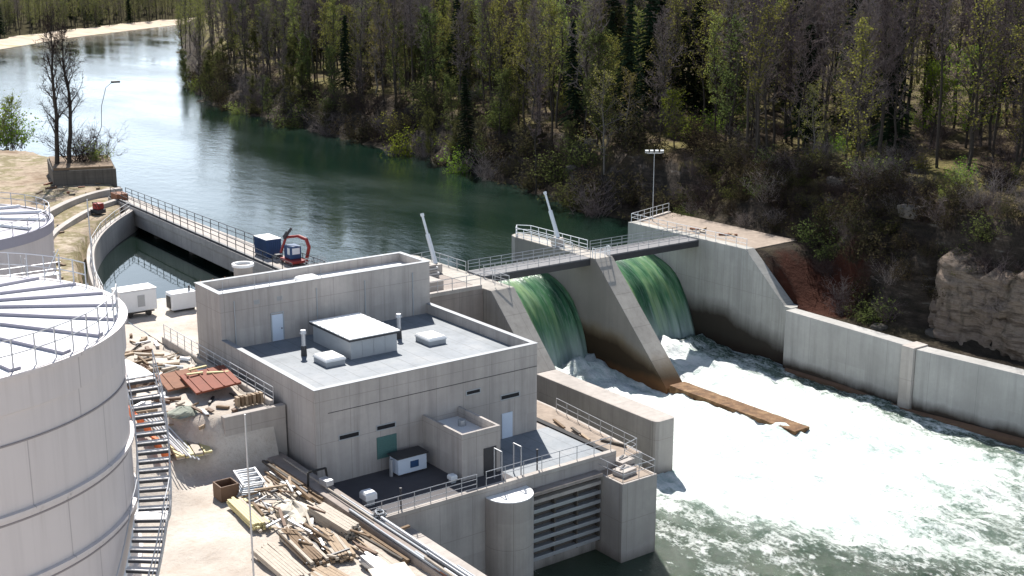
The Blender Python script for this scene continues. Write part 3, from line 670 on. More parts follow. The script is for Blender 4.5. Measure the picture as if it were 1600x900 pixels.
for k in range(n+1):
    y = lerp(90.5, 73.6, k/n); w = 1.08 + .06*fbm(k*.7, 1.1); ringsb.append([(88.35-w + .05*fbm(k*.9,4), y, -9.3), (88.35+w, y, -9.3), (88.35+w*.97, y, -6.62 + .05*fbm(k*.8,7)), (88.35-w*.97 + .07*fbm(k*1.3,2), y, -6.62 + .05*fbm(k*.8,3))])
b.loft(ringsb); b.build('sill', M['sill'], t)
t = thing('right_abutment', (104, 105, ZD), 'tall concrete abutment at the far bank end of the weir', 'abutment')
section_wall([(103.5,104.9,115.6,-9.4,4.8),(103.5,104.9,95.8,-9.4,4.8),(103.5,105.1,89.7,-9.4,-.5),(103.4,105.1,88.6,-9.4,-.5)]).build('wall', M['conc_abut'], t, bevel=.05)
b = MB(); b.prism([(104.92,115.1),(112.8,117.6),(112.8,118.2),(104.92,115.6)], -9.4, 4.8); b.build('nose_wall', M['conc_light'], t, bevel=.04)
b = MB(); b.prism([(104.93,95.9),(112.5,96.2),(112.9,117.5),(104.93,115.0)], 4.3, 4.66); b.build('platform', M['sand_dirt'], t)
t = thing('training_wall', (103, 80, ZD), 'long pale concrete training wall along the far bank below the weir', 'wall')
section_wall([(102.4,104.0,88.55,-9.4,-.55),(102.2,103.9,73.0,-9.4,-.7)]).build('wall', M['conc_train'], t, bevel=.06)
b = section_wall([(101.7,104.1,72.97,-9.4,-.62),(101.75,104.1,71.6,-9.4,-.66)]); b.build('buttress', M['conc_light'], t, bevel=.05)
section_wall([(102.1,103.9,71.55,-9.4,-.8),(103.2,105.0,60,-9.4,-.8),(105.4,107.2,45,-9.4,-.8),(109.5,111.5,20,-9.4,-.8)]).build('lower_wall', M['conc_train'], t, bevel=.06)
b = MB(); b.loft([[(x-w,y,-9.3),(x+.1,y,-9.3),(x+.1,y,z),(x-w*.55,y,z-.2)] for x, w, y, z in [(102.2,.3,88,-6.9),(102.2,.35,80,-6.8),(101.7,.4,72,-6.9),(102.3,.6,65,-6.7),(103.2,.6,58,-6.7),(105.4,.6,45,-6.7)]]); b.build('footing', M['cable'], t)

# weir bodies and falling water
PR = [(116,1.8),(113.4,1.8),(112,1.74),(110.6,1.52),(109.2,1.1),(108,.55),(107,-.1),(106.2,-.85),(105.4,-1.9),(104.7,-3.0),(104.1,-4.2),(103.6,-5.4),(103.2,-6.6),(102.95,-7.9)]
for i, (xa, xb) in enumerate(((72.93, 86.97), (89.53, 103.47))):
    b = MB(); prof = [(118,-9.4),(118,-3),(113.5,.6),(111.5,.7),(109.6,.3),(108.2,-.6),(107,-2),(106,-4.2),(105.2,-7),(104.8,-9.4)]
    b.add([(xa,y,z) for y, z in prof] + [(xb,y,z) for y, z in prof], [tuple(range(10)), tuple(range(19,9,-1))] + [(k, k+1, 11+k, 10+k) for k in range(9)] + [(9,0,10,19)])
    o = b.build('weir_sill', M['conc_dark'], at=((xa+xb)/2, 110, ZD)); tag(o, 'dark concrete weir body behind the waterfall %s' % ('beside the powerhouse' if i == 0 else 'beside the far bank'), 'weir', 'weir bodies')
    nx = 70; vs = []; fs = []
    for j, (y, z) in enumerate(PR):
        q = j/(len(PR)-1)
        for k in range(nx+1):
            x = lerp(xa, xb, k/nx); a = fbm(x*.9 + i*31, q*.8, 2.2, 3)*.35 + fbm(x*3.1 + i*7, q*1.5, 6, 3)*.14
            am = sstep((q-.15)/.4)
            vs.append((x, y - a*am*.9, z + a*am*.5 - .004*0))
    # underside, so that the curtain has thickness
    m0 = len(vs)
    for j, (y, z) in enumerate(PR):
        for k in range(nx+1):
            v = vs[j*(nx+1)+k]; th_ = .5 if j > 3 else .7; vs.append((v[0], v[1] + th_*.75*sstep(j/6), v[2] - th_*.6))
    for j in range(len(PR)-1):
        for k in range(nx):
            a = j*(nx+1)+k; f4 = (a, a+1, a+nx+2, a+nx+1); fs.append(f4); fs.append(tuple(m0+q for q in f4[::-1]))
    for j in range(len(PR)-1):
        a = j*(nx+1); c = a+nx+1; fs.append((a, c, m0+c, m0+a)); a2 = a+nx; c2 = c+nx; fs.append((a2, m0+a2, m0+c2, c2))
    b = MB(); b.add(vs, fs); o = b.build('waterfall', M['fall'], at=((xa+xb)/2, 107, ZD), smooth=True)
    tag(o, ['green curtain of water falling over the weir bay nearest the powerhouse', 'green curtain of water falling over the weir bay against the far abutment'][i], 'waterfall', 'waterfalls over the weir')

# service bridges
def bridge(xa, xb, label):
    t = thing('service_bridge', (xa, 104.6, 4.5), label, 'bridge', 'service bridges over the weir bays')
    b = MB(); b.box(xa, xb, 103.2, 106.2, 4.5, 4.66); b.build('deck', M['grating'], t)
    for y in (103.15, 105.95):
        b = MB(); b.box(xa+.02, xb-.02, y, y+.3, 3.85, 4.495); b.build('girder', M['dark_steel'] if y < 104 else M['galv'], t)
    for y in (103.3, 106.1):
        railing('railing', [(xa+.1, y, 4.66), (xb-.1, y, 4.66)], t, rails=(1.1,.75,.4), sp=1.5, mat=M['galv'], r=.035)
bridge(72.7, 87.2, 'steel footbridge over the waterfall nearest the powerhouse'); bridge(89.3, 103.7, 'steel footbridge over the waterfall at the far abutment')
railing('railing', [(87.15, 106.5, 4.7), (87.15, 117.0, 4.7), (88.25, 118.3, 4.7), (89.35, 117.0, 4.7), (89.35, 106.5, 4.7)], None, 'railing round the upstream end of the middle weir pier', 'railing', 'weir railings', rails=(1.1,.6,.2), r=.045, mat=M['white_paint'])
railing('railing', [(89.35, 103.0, 4.7), (89.3, 102.6, 4.7), (87.2, 102.6, 4.7), (87.15, 103.0, 4.7)], None, 'short railing across the downstream end of the middle weir pier', 'railing', 'weir railings', r=.045, mat=M['white_paint'], sp=.8)
railing('railing', [(103.8, 95.9, 4.8), (103.8, 115.3, 4.8), (112.6, 117.9, 4.8)], None, 'railing along the edge of the far abutment platform', 'railing', 'weir railings', r=.035, mat=M['white_paint'])
# intake platform between powerhouse and weir
t = thing('intake_platform', (64, 106, 0), 'concrete intake platform with kerb behind the powerhouse, left of the weir', 'platform')
b = MB(); b.box(57.5, 70.05, 99.5, 113, -9.4, 4.5); b.build('wall', M['conc_brown'], t, bevel=.04)
b = MB(); b.box(57.6, 69.9, 99.45, 100.0, 4.503, 4.9); b.build('kerb', M['conc_light'], t, bevel=.03)
b = MB(); b.box(58.2, 66.5, 101.2, 104.0, 4.503, 5.5); b.build('plinth', M['conc_light'], t, bevel=.04)
railing('railing', [(58.0, 99.7, 4.9), (69.9, 99.7, 4.9), (72.6, 98.6, 4.5), (72.7, 103, 4.5)], None, 'railing along the intake platform edge behind the powerhouse', 'railing', 'weir railings', r=.035)
railing('railing', [(58.0, 112.7, 4.5), (70.0, 112.7, 4.5), (72.7, 113, 4.5), (72.7, 106.4, 4.5)], None, 'railing along the river edge of the intake platform', 'railing', 'weir railings', r=.035)
t = thing('stop_log_stack', (67, 106, 4.5), 'stack of pale beams on the intake platform near the footbridge', 'stack')
for k in range(5):
    b = MB(); b.obox((66.5 + (k % 2)*.1, 106.2 + (k//2)*.02, 4.66 + k*.26), (5.2, .45, .22), .04*k); b.build('beam', M['galv'] if k % 2 else M['conc_light'], t)
for i, (x, y, lb) in enumerate(((70.0, 108.1, 'white tilted hydraulic cylinder mast on the pier nearest the powerhouse'), (88.0, 110.2, 'white tilted hydraulic cylinder mast on the middle weir pier'))):
    t = thing('gate_cylinder', (x, y, 4.7), lb, 'mast', 'tilted gate cylinders')
    z0 = 4.55 if i == 0 else 4.75
    b = MB(); b.box(x-.5, x+.5, y-.6, y+.6, z0, z0+.9); b.build('pedestal', M['conc_light'], t, bevel=.03)
    b = MB(); b.tube((x, y-.1, z0+.9), (x, y+1.4, z0+3.8), .23, .23, 12); b.build('cylinder', M['white_paint'], t)
    b = MB(); b.tube((x, y+1.4, z0+3.8), (x, y+2.35, z0+5.7), .13, .13, 10); b.tube((x, y+2.3, z0+5.6), (x, y+2.42, z0+5.85), .2, .2, 10); b.build('rod', M['white_paint'], t)
t = thing('floodlight_mast', (107.0, 114.9, 4.7), 'tall thin floodlight mast on the far abutment platform', 'lamp')
b = MB(); b.tube((107,114.9,4.66), (107,114.9,13.2), .06, .04, 8); b.build('mast', M['galv'], t)
b = MB(); b.obox((107,114.9,13.2), (1.8,.08,.08), -.6); b.build('crossbar', M['galv'], t)
for k in (-.95, -.35, .3, .95):
    b = MB(); b.obox((107+k*.82, 114.9-k*.56, 13.42), (.42,.25,.34), -.6, R(25)); b.build('floodlight', M['alu_grey'], t)
rng = random.Random(8)
for i in range(6):
    x, y = rng.uniform(106, 111), rng.uniform(98, 108)
    b = MB(); b.obox((0,0,0), (.3, rng.uniform(1,2.6), .18)); o = b.build('plank', M[rng.choice(['wood','wood_pale','rust2'])]); o.location = (x,y,4.78); o.rotation_euler = (0,0,rng.uniform(0,3)); tag(o, 'timber piece on the sandy abutment platform', 'timber', 'timber on the abutment platform')

# ------------------------------------------------------------------ intake beam, forebay wall
t = thing('intake_bridge', (59, 140, 3), 'long concrete beam bridge with railings crossing the forebay', 'bridge')
pA, pB, pC, pD = (57.3,171), (59.9,171), (60.0,113.05), (55.9,113.05)
b = MB(); b.prism([pD, pC, pB, pA], 4.2, 5.0); b.build('deck', M['conc_light'], t, bevel=.05)
b = MB(); b.prism([(56.05,113.06),(56.5,113.06),(57.9,170.9),(57.45,170.9)], 2.55, 4.195); b.build('skimming_wall', M['conc_light'], t, bevel=.03)
b = MB(); b.prism([(59.5,113.06),(59.9,113.06),(59.8,170.9),(59.4,170.9)], .6, 4.195); b.build('outer_wall', M['conc_old'], t)
for k in range(5):
    y = 120 + k*11.5; b = MB(); b.box(57.6, 59.35, y, y+.9, -3, 4.195); b.build('pillar', M['conc_old'], t)
b = MB(); b.prism([(pD[0]+.15,113.2),(pD[0]+.45,113.2),(57.75,170.8),(57.45,170.8)], 5.003, 5.25); b.build('kerb', M['dark_steel'], t)
railing('railing', [(56.2,113.4,5.25), (57.6,170.6,5.25)], t, sp=2.4, r=.04, mat=M['dark_steel'])
railing('railing', [(59.85,113.4,5.0), (59.7,170.6,5.0)], t, sp=2.4, r=.04, mat=M['dark_steel'])
CV = [(36.9,112.6),(38.6,117.5),(40.2,124.5),(42.6,133),(45.4,141),(49.0,148.5),(53.0,155),(57.0,160.5),(58.5,163)]
def ribbon(pts, w, z0, z1, b):
    L = []; 
    for i, p in enumerate(pts):
        a = Vector(pts[max(0,i-1)]); c = Vector(pts[min(len(pts)-1,i+1)]); d = (c-a).normalized(); nrm = Vector((-d.y, d.x)); L.append((Vector(p), nrm))
    b.loft([[(p.x,p.y,z0),(p.x+n.x*w,p.y+n.y*w,z0),(p.x+n.x*w,p.y+n.y*w,z1),(p.x,p.y,z1)] for p, n in L]); return b
def smoothpts(P, n=6):
    out = []
    for i in range(len(P)-1):
        p0 = Vector(P[max(0,i-1)]); p1 = Vector(P[i]); p2 = Vector(P[i+1]); p3 = Vector(P[min(len(P)-1,i+2)])
        for k in range(n):
            t = k/n; out.append(tuple(.5*((2*p1) + (p2-p0)*t + (2*p0-5*p1+4*p2-p3)*t*t + (3*p1-p0-3*p2+p3)*t**3)))
    out.append(tuple(P[-1])); return out
t = thing('guide_wall', (46, 140, 1), 'curved pale concrete wall lining the forebay basin', 'wall')
ribbon(smoothpts(CV), .8, -3, 4.75, MB()).build('wall', M['conc_light'], t, bevel=.05)
for i, (P, w, lb) in enumerate((([(34.6,124),(37.0,132),(40.0,141),(44.0,150),(49.5,158.5),(54,164),(58,167.5)], .8, 'curved pale kerb wall nearest the forebay wall on sandy ground'), ([(29.5,127),(33.5,138),(38.5,148.5),(44.5,158.5),(51.5,168),(57,173),(60.5,174)], 1.0, 'outer curved pale kerb wall on the sandy left bank'))):
    t = thing('kerb_wall', (P[3][0], P[3][1], 4.5), lb, 'kerb wall', 'curved kerb walls')
    ribbon(smoothpts(P), w, 3.5, 5.5 if i else 5.2, MB()).build('wall', M['conc_light'], t, bevel=.04)
railing('railing', [(p[0]-.3, p[1]+.2, 4.75) for p in CV[1:8]], None, 'railing following the curved forebay wall', 'railing', 'forebay railings', sp=2.2, r=.03)
for k in range(9):
    a = MB(); a.obox((0,0,0), (3.2,.5,.22)); o = a.build('timber_step', M['wood_dark']); o.location = (31.6 + k*.5, 121.5 + k*1.6, 4.75 + .05*k); o.rotation_euler = (0,0,.2); tag(o, 'dark timber step between the curved kerb walls', 'timber step', 'timber steps on the left bank')
rng = random.Random(31)
for i in range(46):
    y = rng.uniform(124, 190); x = table(LX, y) - rng.uniform(1.5, 16)
    if x < 24: continue
    m = rng.choice(['wood_dark','wood','cable','conc_old','galv','rust2']); z = lz(x, y)
    b = MB(); b.obox((0,0,0), (rng.uniform(.15,.6), rng.uniform(.6,2.6), rng.uniform(.1,.4))); o = b.build('offcut', M[m]); o.location = (x,y,z+.12); o.rotation_euler = (rng.uniform(-.15,.15), rng.uniform(-.15,.15), rng.uniform(0,3.1))
    tag(o, {'wood_dark':'dark timber piece','wood':'raw timber piece','cable':'brown rusty bar','conc_old':'grey concrete fragment','galv':'grey steel piece','rust2':'rusty brown sheet piece'}[m] + ' lying on the sandy left bank', 'offcut', 'offcuts on the left bank, ' + m.replace('_',' '))
t = thing('red_compactor', (52.6, 161, 4.7), 'small red compactor machine beside the curved forebay wall', 'machine')
b = MB(); b.obox((52.6,161.2,5.0), (1.3,1.5,.5), .4); b.build('base', M['dark_steel'], t); b = MB(); b.obox((52.7,161.3,5.65), (1.0,1.1,.8), .4); b.build('engine', M['red'], t, bevel=.08)
b = MB(); b.path([(52.3,160.8,5.6),(51.6,160.2,6.4),(52.0,159.8,6.4),(52.7,160.5,5.6)], .05); b.build('handle', M['dark_steel'], t)
b = MB(); b.obox((0,0,0), (1.6,2.4,.9)); o = b.build('red_crate', M['rust2'], bevel=.04); o.location = (58.0,168.3,5.4); tag(o, 'dull red crate at the far end of the intake bridge', 'crate')

# blue container and red crane on the intake bridge
def shrink(t, c, k):
    for o in t.children_recursive + [t]:
        if o.type == 'MESH':
            org = PO[o.name]; me = o.data
            for v in me.vertices:
                for q in range(3): v.co[q] = c[q] + (v.co[q]+org[q]-c[q])*k - org[q]
t = thing('container', (58.5, 124, 5), 'small blue steel container standing on the intake bridge', 'container')
b = MB(); b.box(57.5, 59.8, 121.6, 125.6, 5.12, 7.7)
for k in range(14): b.box(57.44, 57.497, 121.75 + k*.27, 121.88 + k*.27, 5.25, 7.55)
for k in range(7): b.box(57.7 + k*.3, 57.83 + k*.3, 121.54, 121.597, 5.25, 7.55)
b.build('body', M['blue'], t, bevel=.02)
b = MB(); b.box(57.45, 59.85, 121.55, 125.65, 7.703, 7.78); b.build('roof', M['white_sheet'], t)
for y in (121.7, 125.3):
    b = MB(); b.box(57.6, 59.7, y, y+.2, 5.003, 5.117); b.build('skid', M['dark_steel'], t)
shrink(t, (58.2,124.5,5.0), .76)
t = thing('rake_crane', (58.6, 118.5, 5), 'red knuckle-boom rake crane with blue cab on the intake bridge', 'crane')
b = MB(); b.box(58.0, 60.6, 116.6, 120.4, 5.35, 5.75); b.build('chassis', M['red'], t, bevel=.03)
for x in (58.1, 60.5):
    for y in (117.1, 119.8):
        b = MB(); b.tube((x-.12,y,5.27), (x+.12,y,5.27), .26, .26, 12); b.build('wheel', M['dark_steel'], t)
b = MB(); b.box(58.5, 60.2, 117.9, 120.0, 5.755, 7.6); cb = b.build('cab', M['blue'], t, bevel=.06)
b = MB(); b.box(58.47, 58.497, 118.15, 118.9, 6.4, 7.35); b.box(58.75, 59.95, 117.87, 117.897, 6.45, 7.35); b.build('cab_window', M['white_paint'], cb)
b = MB(); b.path([(60.7,117.3,5.75),(61.0,117.0,7.5)], .26, 8); b.build('crane_post', M['red'], t)
b = MB(); b.path([(61.0,117.0,7.4),(60.9,117.6,8.5),(60.2,118.6,8.9)], .26, 8); b.build('boom', M['red'], t)
b = MB(); b.path([(60.2,118.6,8.9),(59.0,120.2,8.6),(58.2,120.4,6.4)], .2, 8); b.build('arm', M['red'], t)
b = MB(); b.path([(58.7,120.2,8.4),(59.6,119.5,10.0)], .2, 8); b.path([(58.7,120.2,8.6),(59.2,119.9,9.4)], .3, 8); b.build('jib', M['dark_steel'], t)
b = MB(); b.loft([[(57.6,120.6,6.1),(58.4,120.6,6.1),(58.4,121.4,6.1),(57.6,121.4,6.1)], [(57.4,120.4,5.5),(58.6,120.4,5.5),(58.6,121.6,5.5),(57.4,121.6,5.5)]]); b.build('grab', M['dark_steel'], t)
shrink(t, (58.4,119.2,5.0), .74)
t = thing('lattice_cage', (60.2, 115.2, 5), 'dark steel lattice cage beside the red crane', 'cage')
b = MB()
for k in range(6):
    b.tube((59.0 + k*.45, 114.3, 5.003), (59.0 + k*.45, 114.3, 6.4), .03); b.tube((59.0 + k*.45, 115.7, 5.003), (59.0 + k*.45, 115.7, 6.4), .03)
for k in range(4):
    z = 5.1 + k*.42
    b.path([(59.0,114.3,z),(61.25,114.3,z),(61.25,115.7,z),(59.0,115.7,z),(59.0,114.3,z)], .03)
b.build('lattice', M['alu_grey'], t)
b = MB(); b.box(59.1, 61.1, 114.4, 115.6, 5.02, 5.6); b.build('load', M['dark_steel'], t)
shrink(t, (58.6,116.2,5.0), .8)

# white site trailer, generator, rack
t = thing('site_trailer', (38.2, 109.4, 4.75), 'white site trailer on dark wheels at the end of the yard', 'trailer')
b = MB(); b.box(36.1, 40.3, 108.4, 110.9, 5.35, 7.75); b.build('body', M['white_paint'], t, bevel=.12)
b = MB(); b.box(36.05, 40.35, 108.35, 110.95, 7.755, 7.86); b.build('roof', M['white_sheet'], t, bevel=.04)
b = MB(); b.box(38.1, 38.9, 108.36, 108.397, 5.9, 7.2); b.build('door', M['alu_grey'], t)
for x in (37.2, 39.3):
    b = MB(); b.tube((x,108.45,5.08), (x,108.75,5.08), .33, .33, 16); w_ = b.build('wheel', M['bird_black'], t)
b = MB(); b.box(36.4, 40.0, 108.6, 110.6, 5.15, 5.345); b.build('chassis', M['dark_steel'], t)
shrink(t, (39.2,108.6,4.78), .82)
t = thing('generator', (42.6, 108.8, 4.75), 'white generator box on the yard right of the trailer', 'generator')
b = MB(); b.box(41.3, 43.7, 108.0, 109.5, 4.95, 6.5); b.build('housing', M['white_paint'], t, bevel=.06); b = MB(); b.box(41.24, 41.297, 108.3, 109.2, 5.1, 6.2); b.build('grille', M['bird_black'], t)
b = MB(); b.box(41.5, 43.5, 108.1, 109.4, 4.78, 4.945); b.build('skid', M['dark_steel'], t); b = MB(); b.tube((43.2,108.5,6.5), (43.2,108.5,7.0), .09, .09, 10); b.build('exhaust', M['dark_steel'], t)
t = thing('pipe_rack', (45.3, 107.6, 4.75), 'steel storage rack leaning by the rear corner of the powerhouse', 'rack')
for x in (44.2, 45.4, 46.6):
    for y in (106.9, 108.1):
        b = MB(); b.tube((x,y,4.7), (x,y,7.4), .05); b.build('post', M['rust2'], t)
for z in (5.4, 6.3, 7.2):
    b = MB(); b.box(44.1, 46.7, 106.85, 108.15, z, z+.07); b.build('shelf', M['galv'], t)
b = MB(); b.obox((0,0,0), (.9,.9,.9)); o = b.build('black_bin', M['bird_black'], bevel=.05); o.location = (39.3,113.0,6.9-1.7); tag(o, 'small black box by the forebay edge behind the trailer', 'bin')

# ------------------------------------------------------------------ big tank with spiral stair
TC = (7.9, 50.5); TR, TZ = 8.72, 22.0
tk = thing('storage_tank', (TC[0], TC[1], 1), 'large grey-pink steel tank with white ribbed roof in the foreground', 'tank')
b = MB(); b.lathe(TC[0], TC[1], [(TR,.5),(TR,TZ-.35)], 160); b.build('shell', M['tank'], tk, smooth=True)
b = MB(); b.lathe(TC[0], TC[1], [(TR,TZ-1.35),(TR+.10,TZ-1.3),(TR+.10,TZ-.14),(TR+.24,TZ-.1),(TR+.24,TZ+.03),(TR-.05,TZ+.05)], 160); b.build('rim', M['tank'], tk)
b = MB(); b.lathe(TC[0], TC[1], [(TR-.02,TZ+.02),(TR*.6,TZ+.35),(TR*.3,TZ+.6),(.02,TZ+.8)], 160); b.build('roof', M['tank_roof'], tk, smooth=True)
for k in range(24):
    a = R(k*15 - 11.5); ca, sa = math.cos(a), math.sin(a); b = MB(); rr = []
    for r_, z in ((TR-.1,TZ+.03),(TR*.6,TZ+.36),(TR*.3,TZ+.61),(.6,TZ+.76)):
        w = .2
        rr.append([(TC[0]+r_*ca - w*sa, TC[1]+r_*sa + w*ca, z+.003), (TC[0]+r_*ca + w*sa, TC[1]+r_*sa - w*ca, z+.003), (TC[0]+r_*ca + w*sa, TC[1]+r_*sa - w*ca, z+.12), (TC[0]+r_*ca - w*sa, TC[1]+r_*sa + w*ca, z+.12)])
    b.loft(rr); b.build('rib', M['tank_rib'], tk)
    if k in range(0, 24):
        for q in (1,): pass
for z in (19.6, 17.1, 14.6, 12.1, 9.6, 7.1):
    b = MB(); b.lathe(TC[0], TC[1], [(TR+.004,z-.10),(TR+.15,z-.08),(TR+.15,z+.06),(TR+.004,z+.09)] if z < 19 else [(TR+.004,z-.03),(TR+.05,z-.03),(TR+.05,z+.03),(TR+.004,z+.03)], 160); b.build('band', M['tank'] if z < 19 else M['tank_seam'], tk, smooth=False)
    if z < 19:
        b = MB(); b.lathe(TC[0], TC[1], [(TR+.003,z-.34),(TR+.02,z-.33),(TR+.02,z-.27),(TR+.003,z-.26)], 160); b.build('seam', M['tank_seam'], tk)
ring = [(TC[0]+(TR-.12)*math.cos(R(a)), TC[1]+(TR-.12)*math.sin(R(a)), TZ+.04) for a in range(12, 345, 6)]
railing('railing', ring, tk, sp=2.6, rails=(1.1,.58), r=.026)
b = MB(); a = R(-75); b.box(TC[0]+(TR+.02)*math.cos(R(-96))-.06, TC[0]+(TR+.02)*math.cos(R(-96))+.06, TC[1]-TR-.12, TC[1]-TR+.1, 1, 17.0); b.build('drain_pipe', M['tank_seam'], tk)
# stair
st = MB(); RI, RO = TR+.22, TR+1.42
def szz(a): 
    z = 21.3 - .172*(12-a)
    if a < -29: z += .172*min(4.5, -29-a)
    return z
def pol(r, a, z): return (TC[0]+r*math.cos(R(a)), TC[1]+r*math.sin(R(a)), z)
aa = [-4 - k*1.7 for k in range(46)]
so_ = MB(); so_.loft([[pol(RO,a,szz(a)-.22),pol(RO+.05,a,szz(a)-.22),pol(RO+.05,a,szz(a)+.10),pol(RO,a,szz(a)+.10)] for a in aa]); sr = so_.build('staircase', M['galv'], tk)
so_ = MB(); so_.loft([[pol(RI-.05,a,szz(a)-.22),pol(RI,a,szz(a)-.22),pol(RI,a,szz(a)+.10),pol(RI-.05,a,szz(a)+.10)] for a in aa]); so_.build('stringer', M['white_paint'], sr)
so_ = MB(); lp_ = [pol(RI,a,0) for a in range(-4,15,3)] + [pol(RO,a,0) for a in range(14,-5,-3)]; so_.prism([(p[0],p[1]) for p in lp_], szz(-4)-.06, szz(-4)); so_.build('landing', M['galv'], sr)
k = 0
for a in aa[:-1]:
    b = MB(); w = .82; z = szz(a-.6); P = [pol(RI,a,0),pol(RO,a,0),pol(RO,a-1.58,0),pol(RI,a-1.58,0)]
    b.prism([(p[0],p[1]) for p in P], z-.02, z+.02); b.add([pol(RI,a-1.58,z-.14),pol(RO,a-1.58,z-.14),pol(RO,a-1.58,z-.022),pol(RI,a-1.58,z-.022),pol(RI,a-1.54,z-.14),pol(RO,a-1.54,z-.14),pol(RO,a-1.54,z-.022),pol(RI,a-1.54,z-.022)], [(0,1,2,3),(7,6,5,4),(0,4,5,1),(1,5,6,2),(2,6,7,3),(3,7,4,0)], 1)
    b.build('tread', [M['tread'], M['dark_steel']], sr)
for rr_, hh_, q_, nm_ in ((RO+.03,1.05,.028,'handrail'),(RO+.03,.6,.02,'mid_rail'),(RI-.02,1.05,.024,'handrail')):
    so_ = MB(); so_.path([pol(rr_,a,szz(a)+hh_) for a in aa[::2]], q_); so_.build(nm_, M['galv'], sr)
for a in aa[::5]:
    b = MB(); b.tube(pol(RO+.03,a,szz(a)+.1), pol(RO+.03,a,szz(a)+1.05), .024); b.build('post', M['galv'], sr)

# second tank, scaffold
T2 = (20.8, 108.5); TR2 = 10.2; Z2 = 15.2
t2 = thing('storage_tank', (T2[0], T2[1], 4.7), 'second grey steel tank with railed rim farther back at the left edge', 'tank')
b = MB(); b.lathe(T2[0], T2[1], [(TR2,3.5),(TR2,Z2)], 96); b.build('shell', M['tank'], t2, smooth=True)
b = MB(); b.lathe(T2[0], T2[1], [(TR2+.003,Z2-.8),(TR2+.15,Z2-.8),(TR2+.15,Z2+.02),(TR2-.2,Z2+.04)], 96); b.build('rim', M['tank_rib'], t2)
b = MB(); b.lathe(T2[0], T2[1], [(TR2-.25,Z2-.05),(TR2*.5,Z2+.35),(.02,Z2+.75)], 96); b.build('roof', M['tank_rib'], t2, smooth=True)
for k in range(16):
    a = R(k*22.5); b = MB(); b.obox((T2[0]+TR2*.5*math.cos(a), T2[1]+TR2*.5*math.sin(a), Z2+.45), (TR2*.92,.32,.2), a, 0, R(4)); b.build('rib', M['tank_roof'], t2)
railing('railing', [(T2[0]+(TR2-.1)*math.cos(R(a)), T2[1]+(TR2-.1)*math.sin(R(a)), Z2) for a in range(-170, 150, 10)], t2, sp=2.4, r=.035)
for z in (7.0, 10.0):
    b = MB(); b.lathe(T2[0], T2[1], [(TR2+.004,z-.1),(TR2+.14,z-.08),(TR2+.14,z+.06),(TR2+.004,z+.08)], 96); b.build('band', M['tank'], t2)
t = thing('scaffold', (23, 95, 4.7), 'galvanised scaffold with diagonal braces in front of the second tank', 'scaffold')
sx = [16.5, 19.5, 22.5, 25.5, 28.0]
for x in sx:
    for y in (95.8, 96.9):
        b = MB(); b.tube((x,y,4.6), (x,y,14.2), .05); b.build('standard', M['galv'], t)
for z in (6.6, 8.6, 10.6, 12.6):
    b = MB(); b.box(16.4, 28.1, 95.85, 96.85, z, z+.06); b.build('board', M['galv'], t)
    for dz in (.5, 1.0):
        b = MB(); b.tube((16.4,95.8,z+dz), (28.1,95.8,z+dz), .03); b.build('guard_rail', M['galv'], t)
for i in range(4):
    b = MB(); z = 8.6 + 2*(i % 2); b.tube((sx[i],95.75,z), (sx[i+1],95.75,z+4), .035); b.build('brace', M['white_paint'], t)
t = thing('steel_mast', (31.2, 98, 4.7), 'thin steel mast standing behind the big tank', 'mast')
b = MB(); b.tube((31.2,98,4.6), (31.2,98,17.8), .07, .05, 8); b.build('pole', M['galv'], t); b = MB(); b.box(31.0,31.4,97.8,98.2,4.6,5.1); b.build('foot', M['conc_light'], t)
t = thing('site_pole', (24.0, 54.5, 1), 'thin pale pole rising from the lower yard beside the timber piles', 'pole')
b = MB(); b.tube((24.35,55,.8), (24.35,55,13.9), .06, .045, 8); b.build('pole', M['galv'], t); b = MB(); b.tube((24.35,55,.8), (24.35,55,1.3), .2, .2, 8); b.build('foot', M['conc_light'], t)

# ------------------------------------------------------------------ yard walls
t = thing('retaining_wall', (35.4, 78.8, 1), 'concrete retaining wall at the step between upper and lower yard', 'wall')
b = MB(); b.box(33.2, 37.9, 78.5, 79.1, -.5, 4.95); b.build('wall', M['conc_light'], t, bevel=.04)
t = thing('parapet_wall', (36.9, 88, 4), 'low concrete parapet along the building side of the upper yard', 'wall')
b = MB(); b.box(36.95, 37.3, 79.12, 99.5, -.5, 5.25); b.build('wall', M['conc_light'], t, bevel=.03)
railing('railing', [(37.12, 99.3, 5.25), (37.12, 78.8, 5.25)], None, 'railing on the parapet beside the left wall of the powerhouse', 'railing', 'yard railings', sp=1.5, r=.03, rails=(1.1,.7,.3))
t = thing('duct_wall', (36.7, 68, 0), 'long low wall carrying pipes along the edge of the lower yard', 'wall')
b = MB(); b.box(36.0, 37.3, 40, 78.3, -5.2, 1.55); b.build('wall', M['conc_brown'], t, bevel=.04)
rng = random.Random(11)
for i in range(13):
    x = 36.15 + (i % 6)*.2; L = rng.uniform(7, 17); y = rng.uniform(46, 72); r_ = rng.uniform(.05, .10); z = 1.56 + r_ + (.17 if i > 6 else 0)
    b = MB(); b.tube((0,-L/2,0), (0,L/2,0), r_, r_, 8); o = b.build('pipe', M[rng.choice(['galv','white_paint','wood_pale','alu_grey','rust2'])]); o.location = (x, min(y, 78-L/2), z); o.rotation_euler = (0,0,rng.uniform(-.012,.012)); tag(o, 'long pipe or beam lying on the low wall by the lower yard', 'pipe', 'pipes lying on the duct wall')
t = thing('pipe_clamp', (36.6, 71.2, 1.5), 'dark clamp with grey box strapped round the pipes on the low wall', 'clamp')
b = MB(); b.obox((36.8,70.6,1.98), (.6,.9,.4), .1); b.build('box', M['galv'], t, bevel=.04); b = MB(); b.path([(35.95,71.6,1.5),(36.0,71.6,2.5),(37.2,71.4,2.6),(37.35,71.4,1.5)], .08); b.build('strap', M['bird_black'], t)
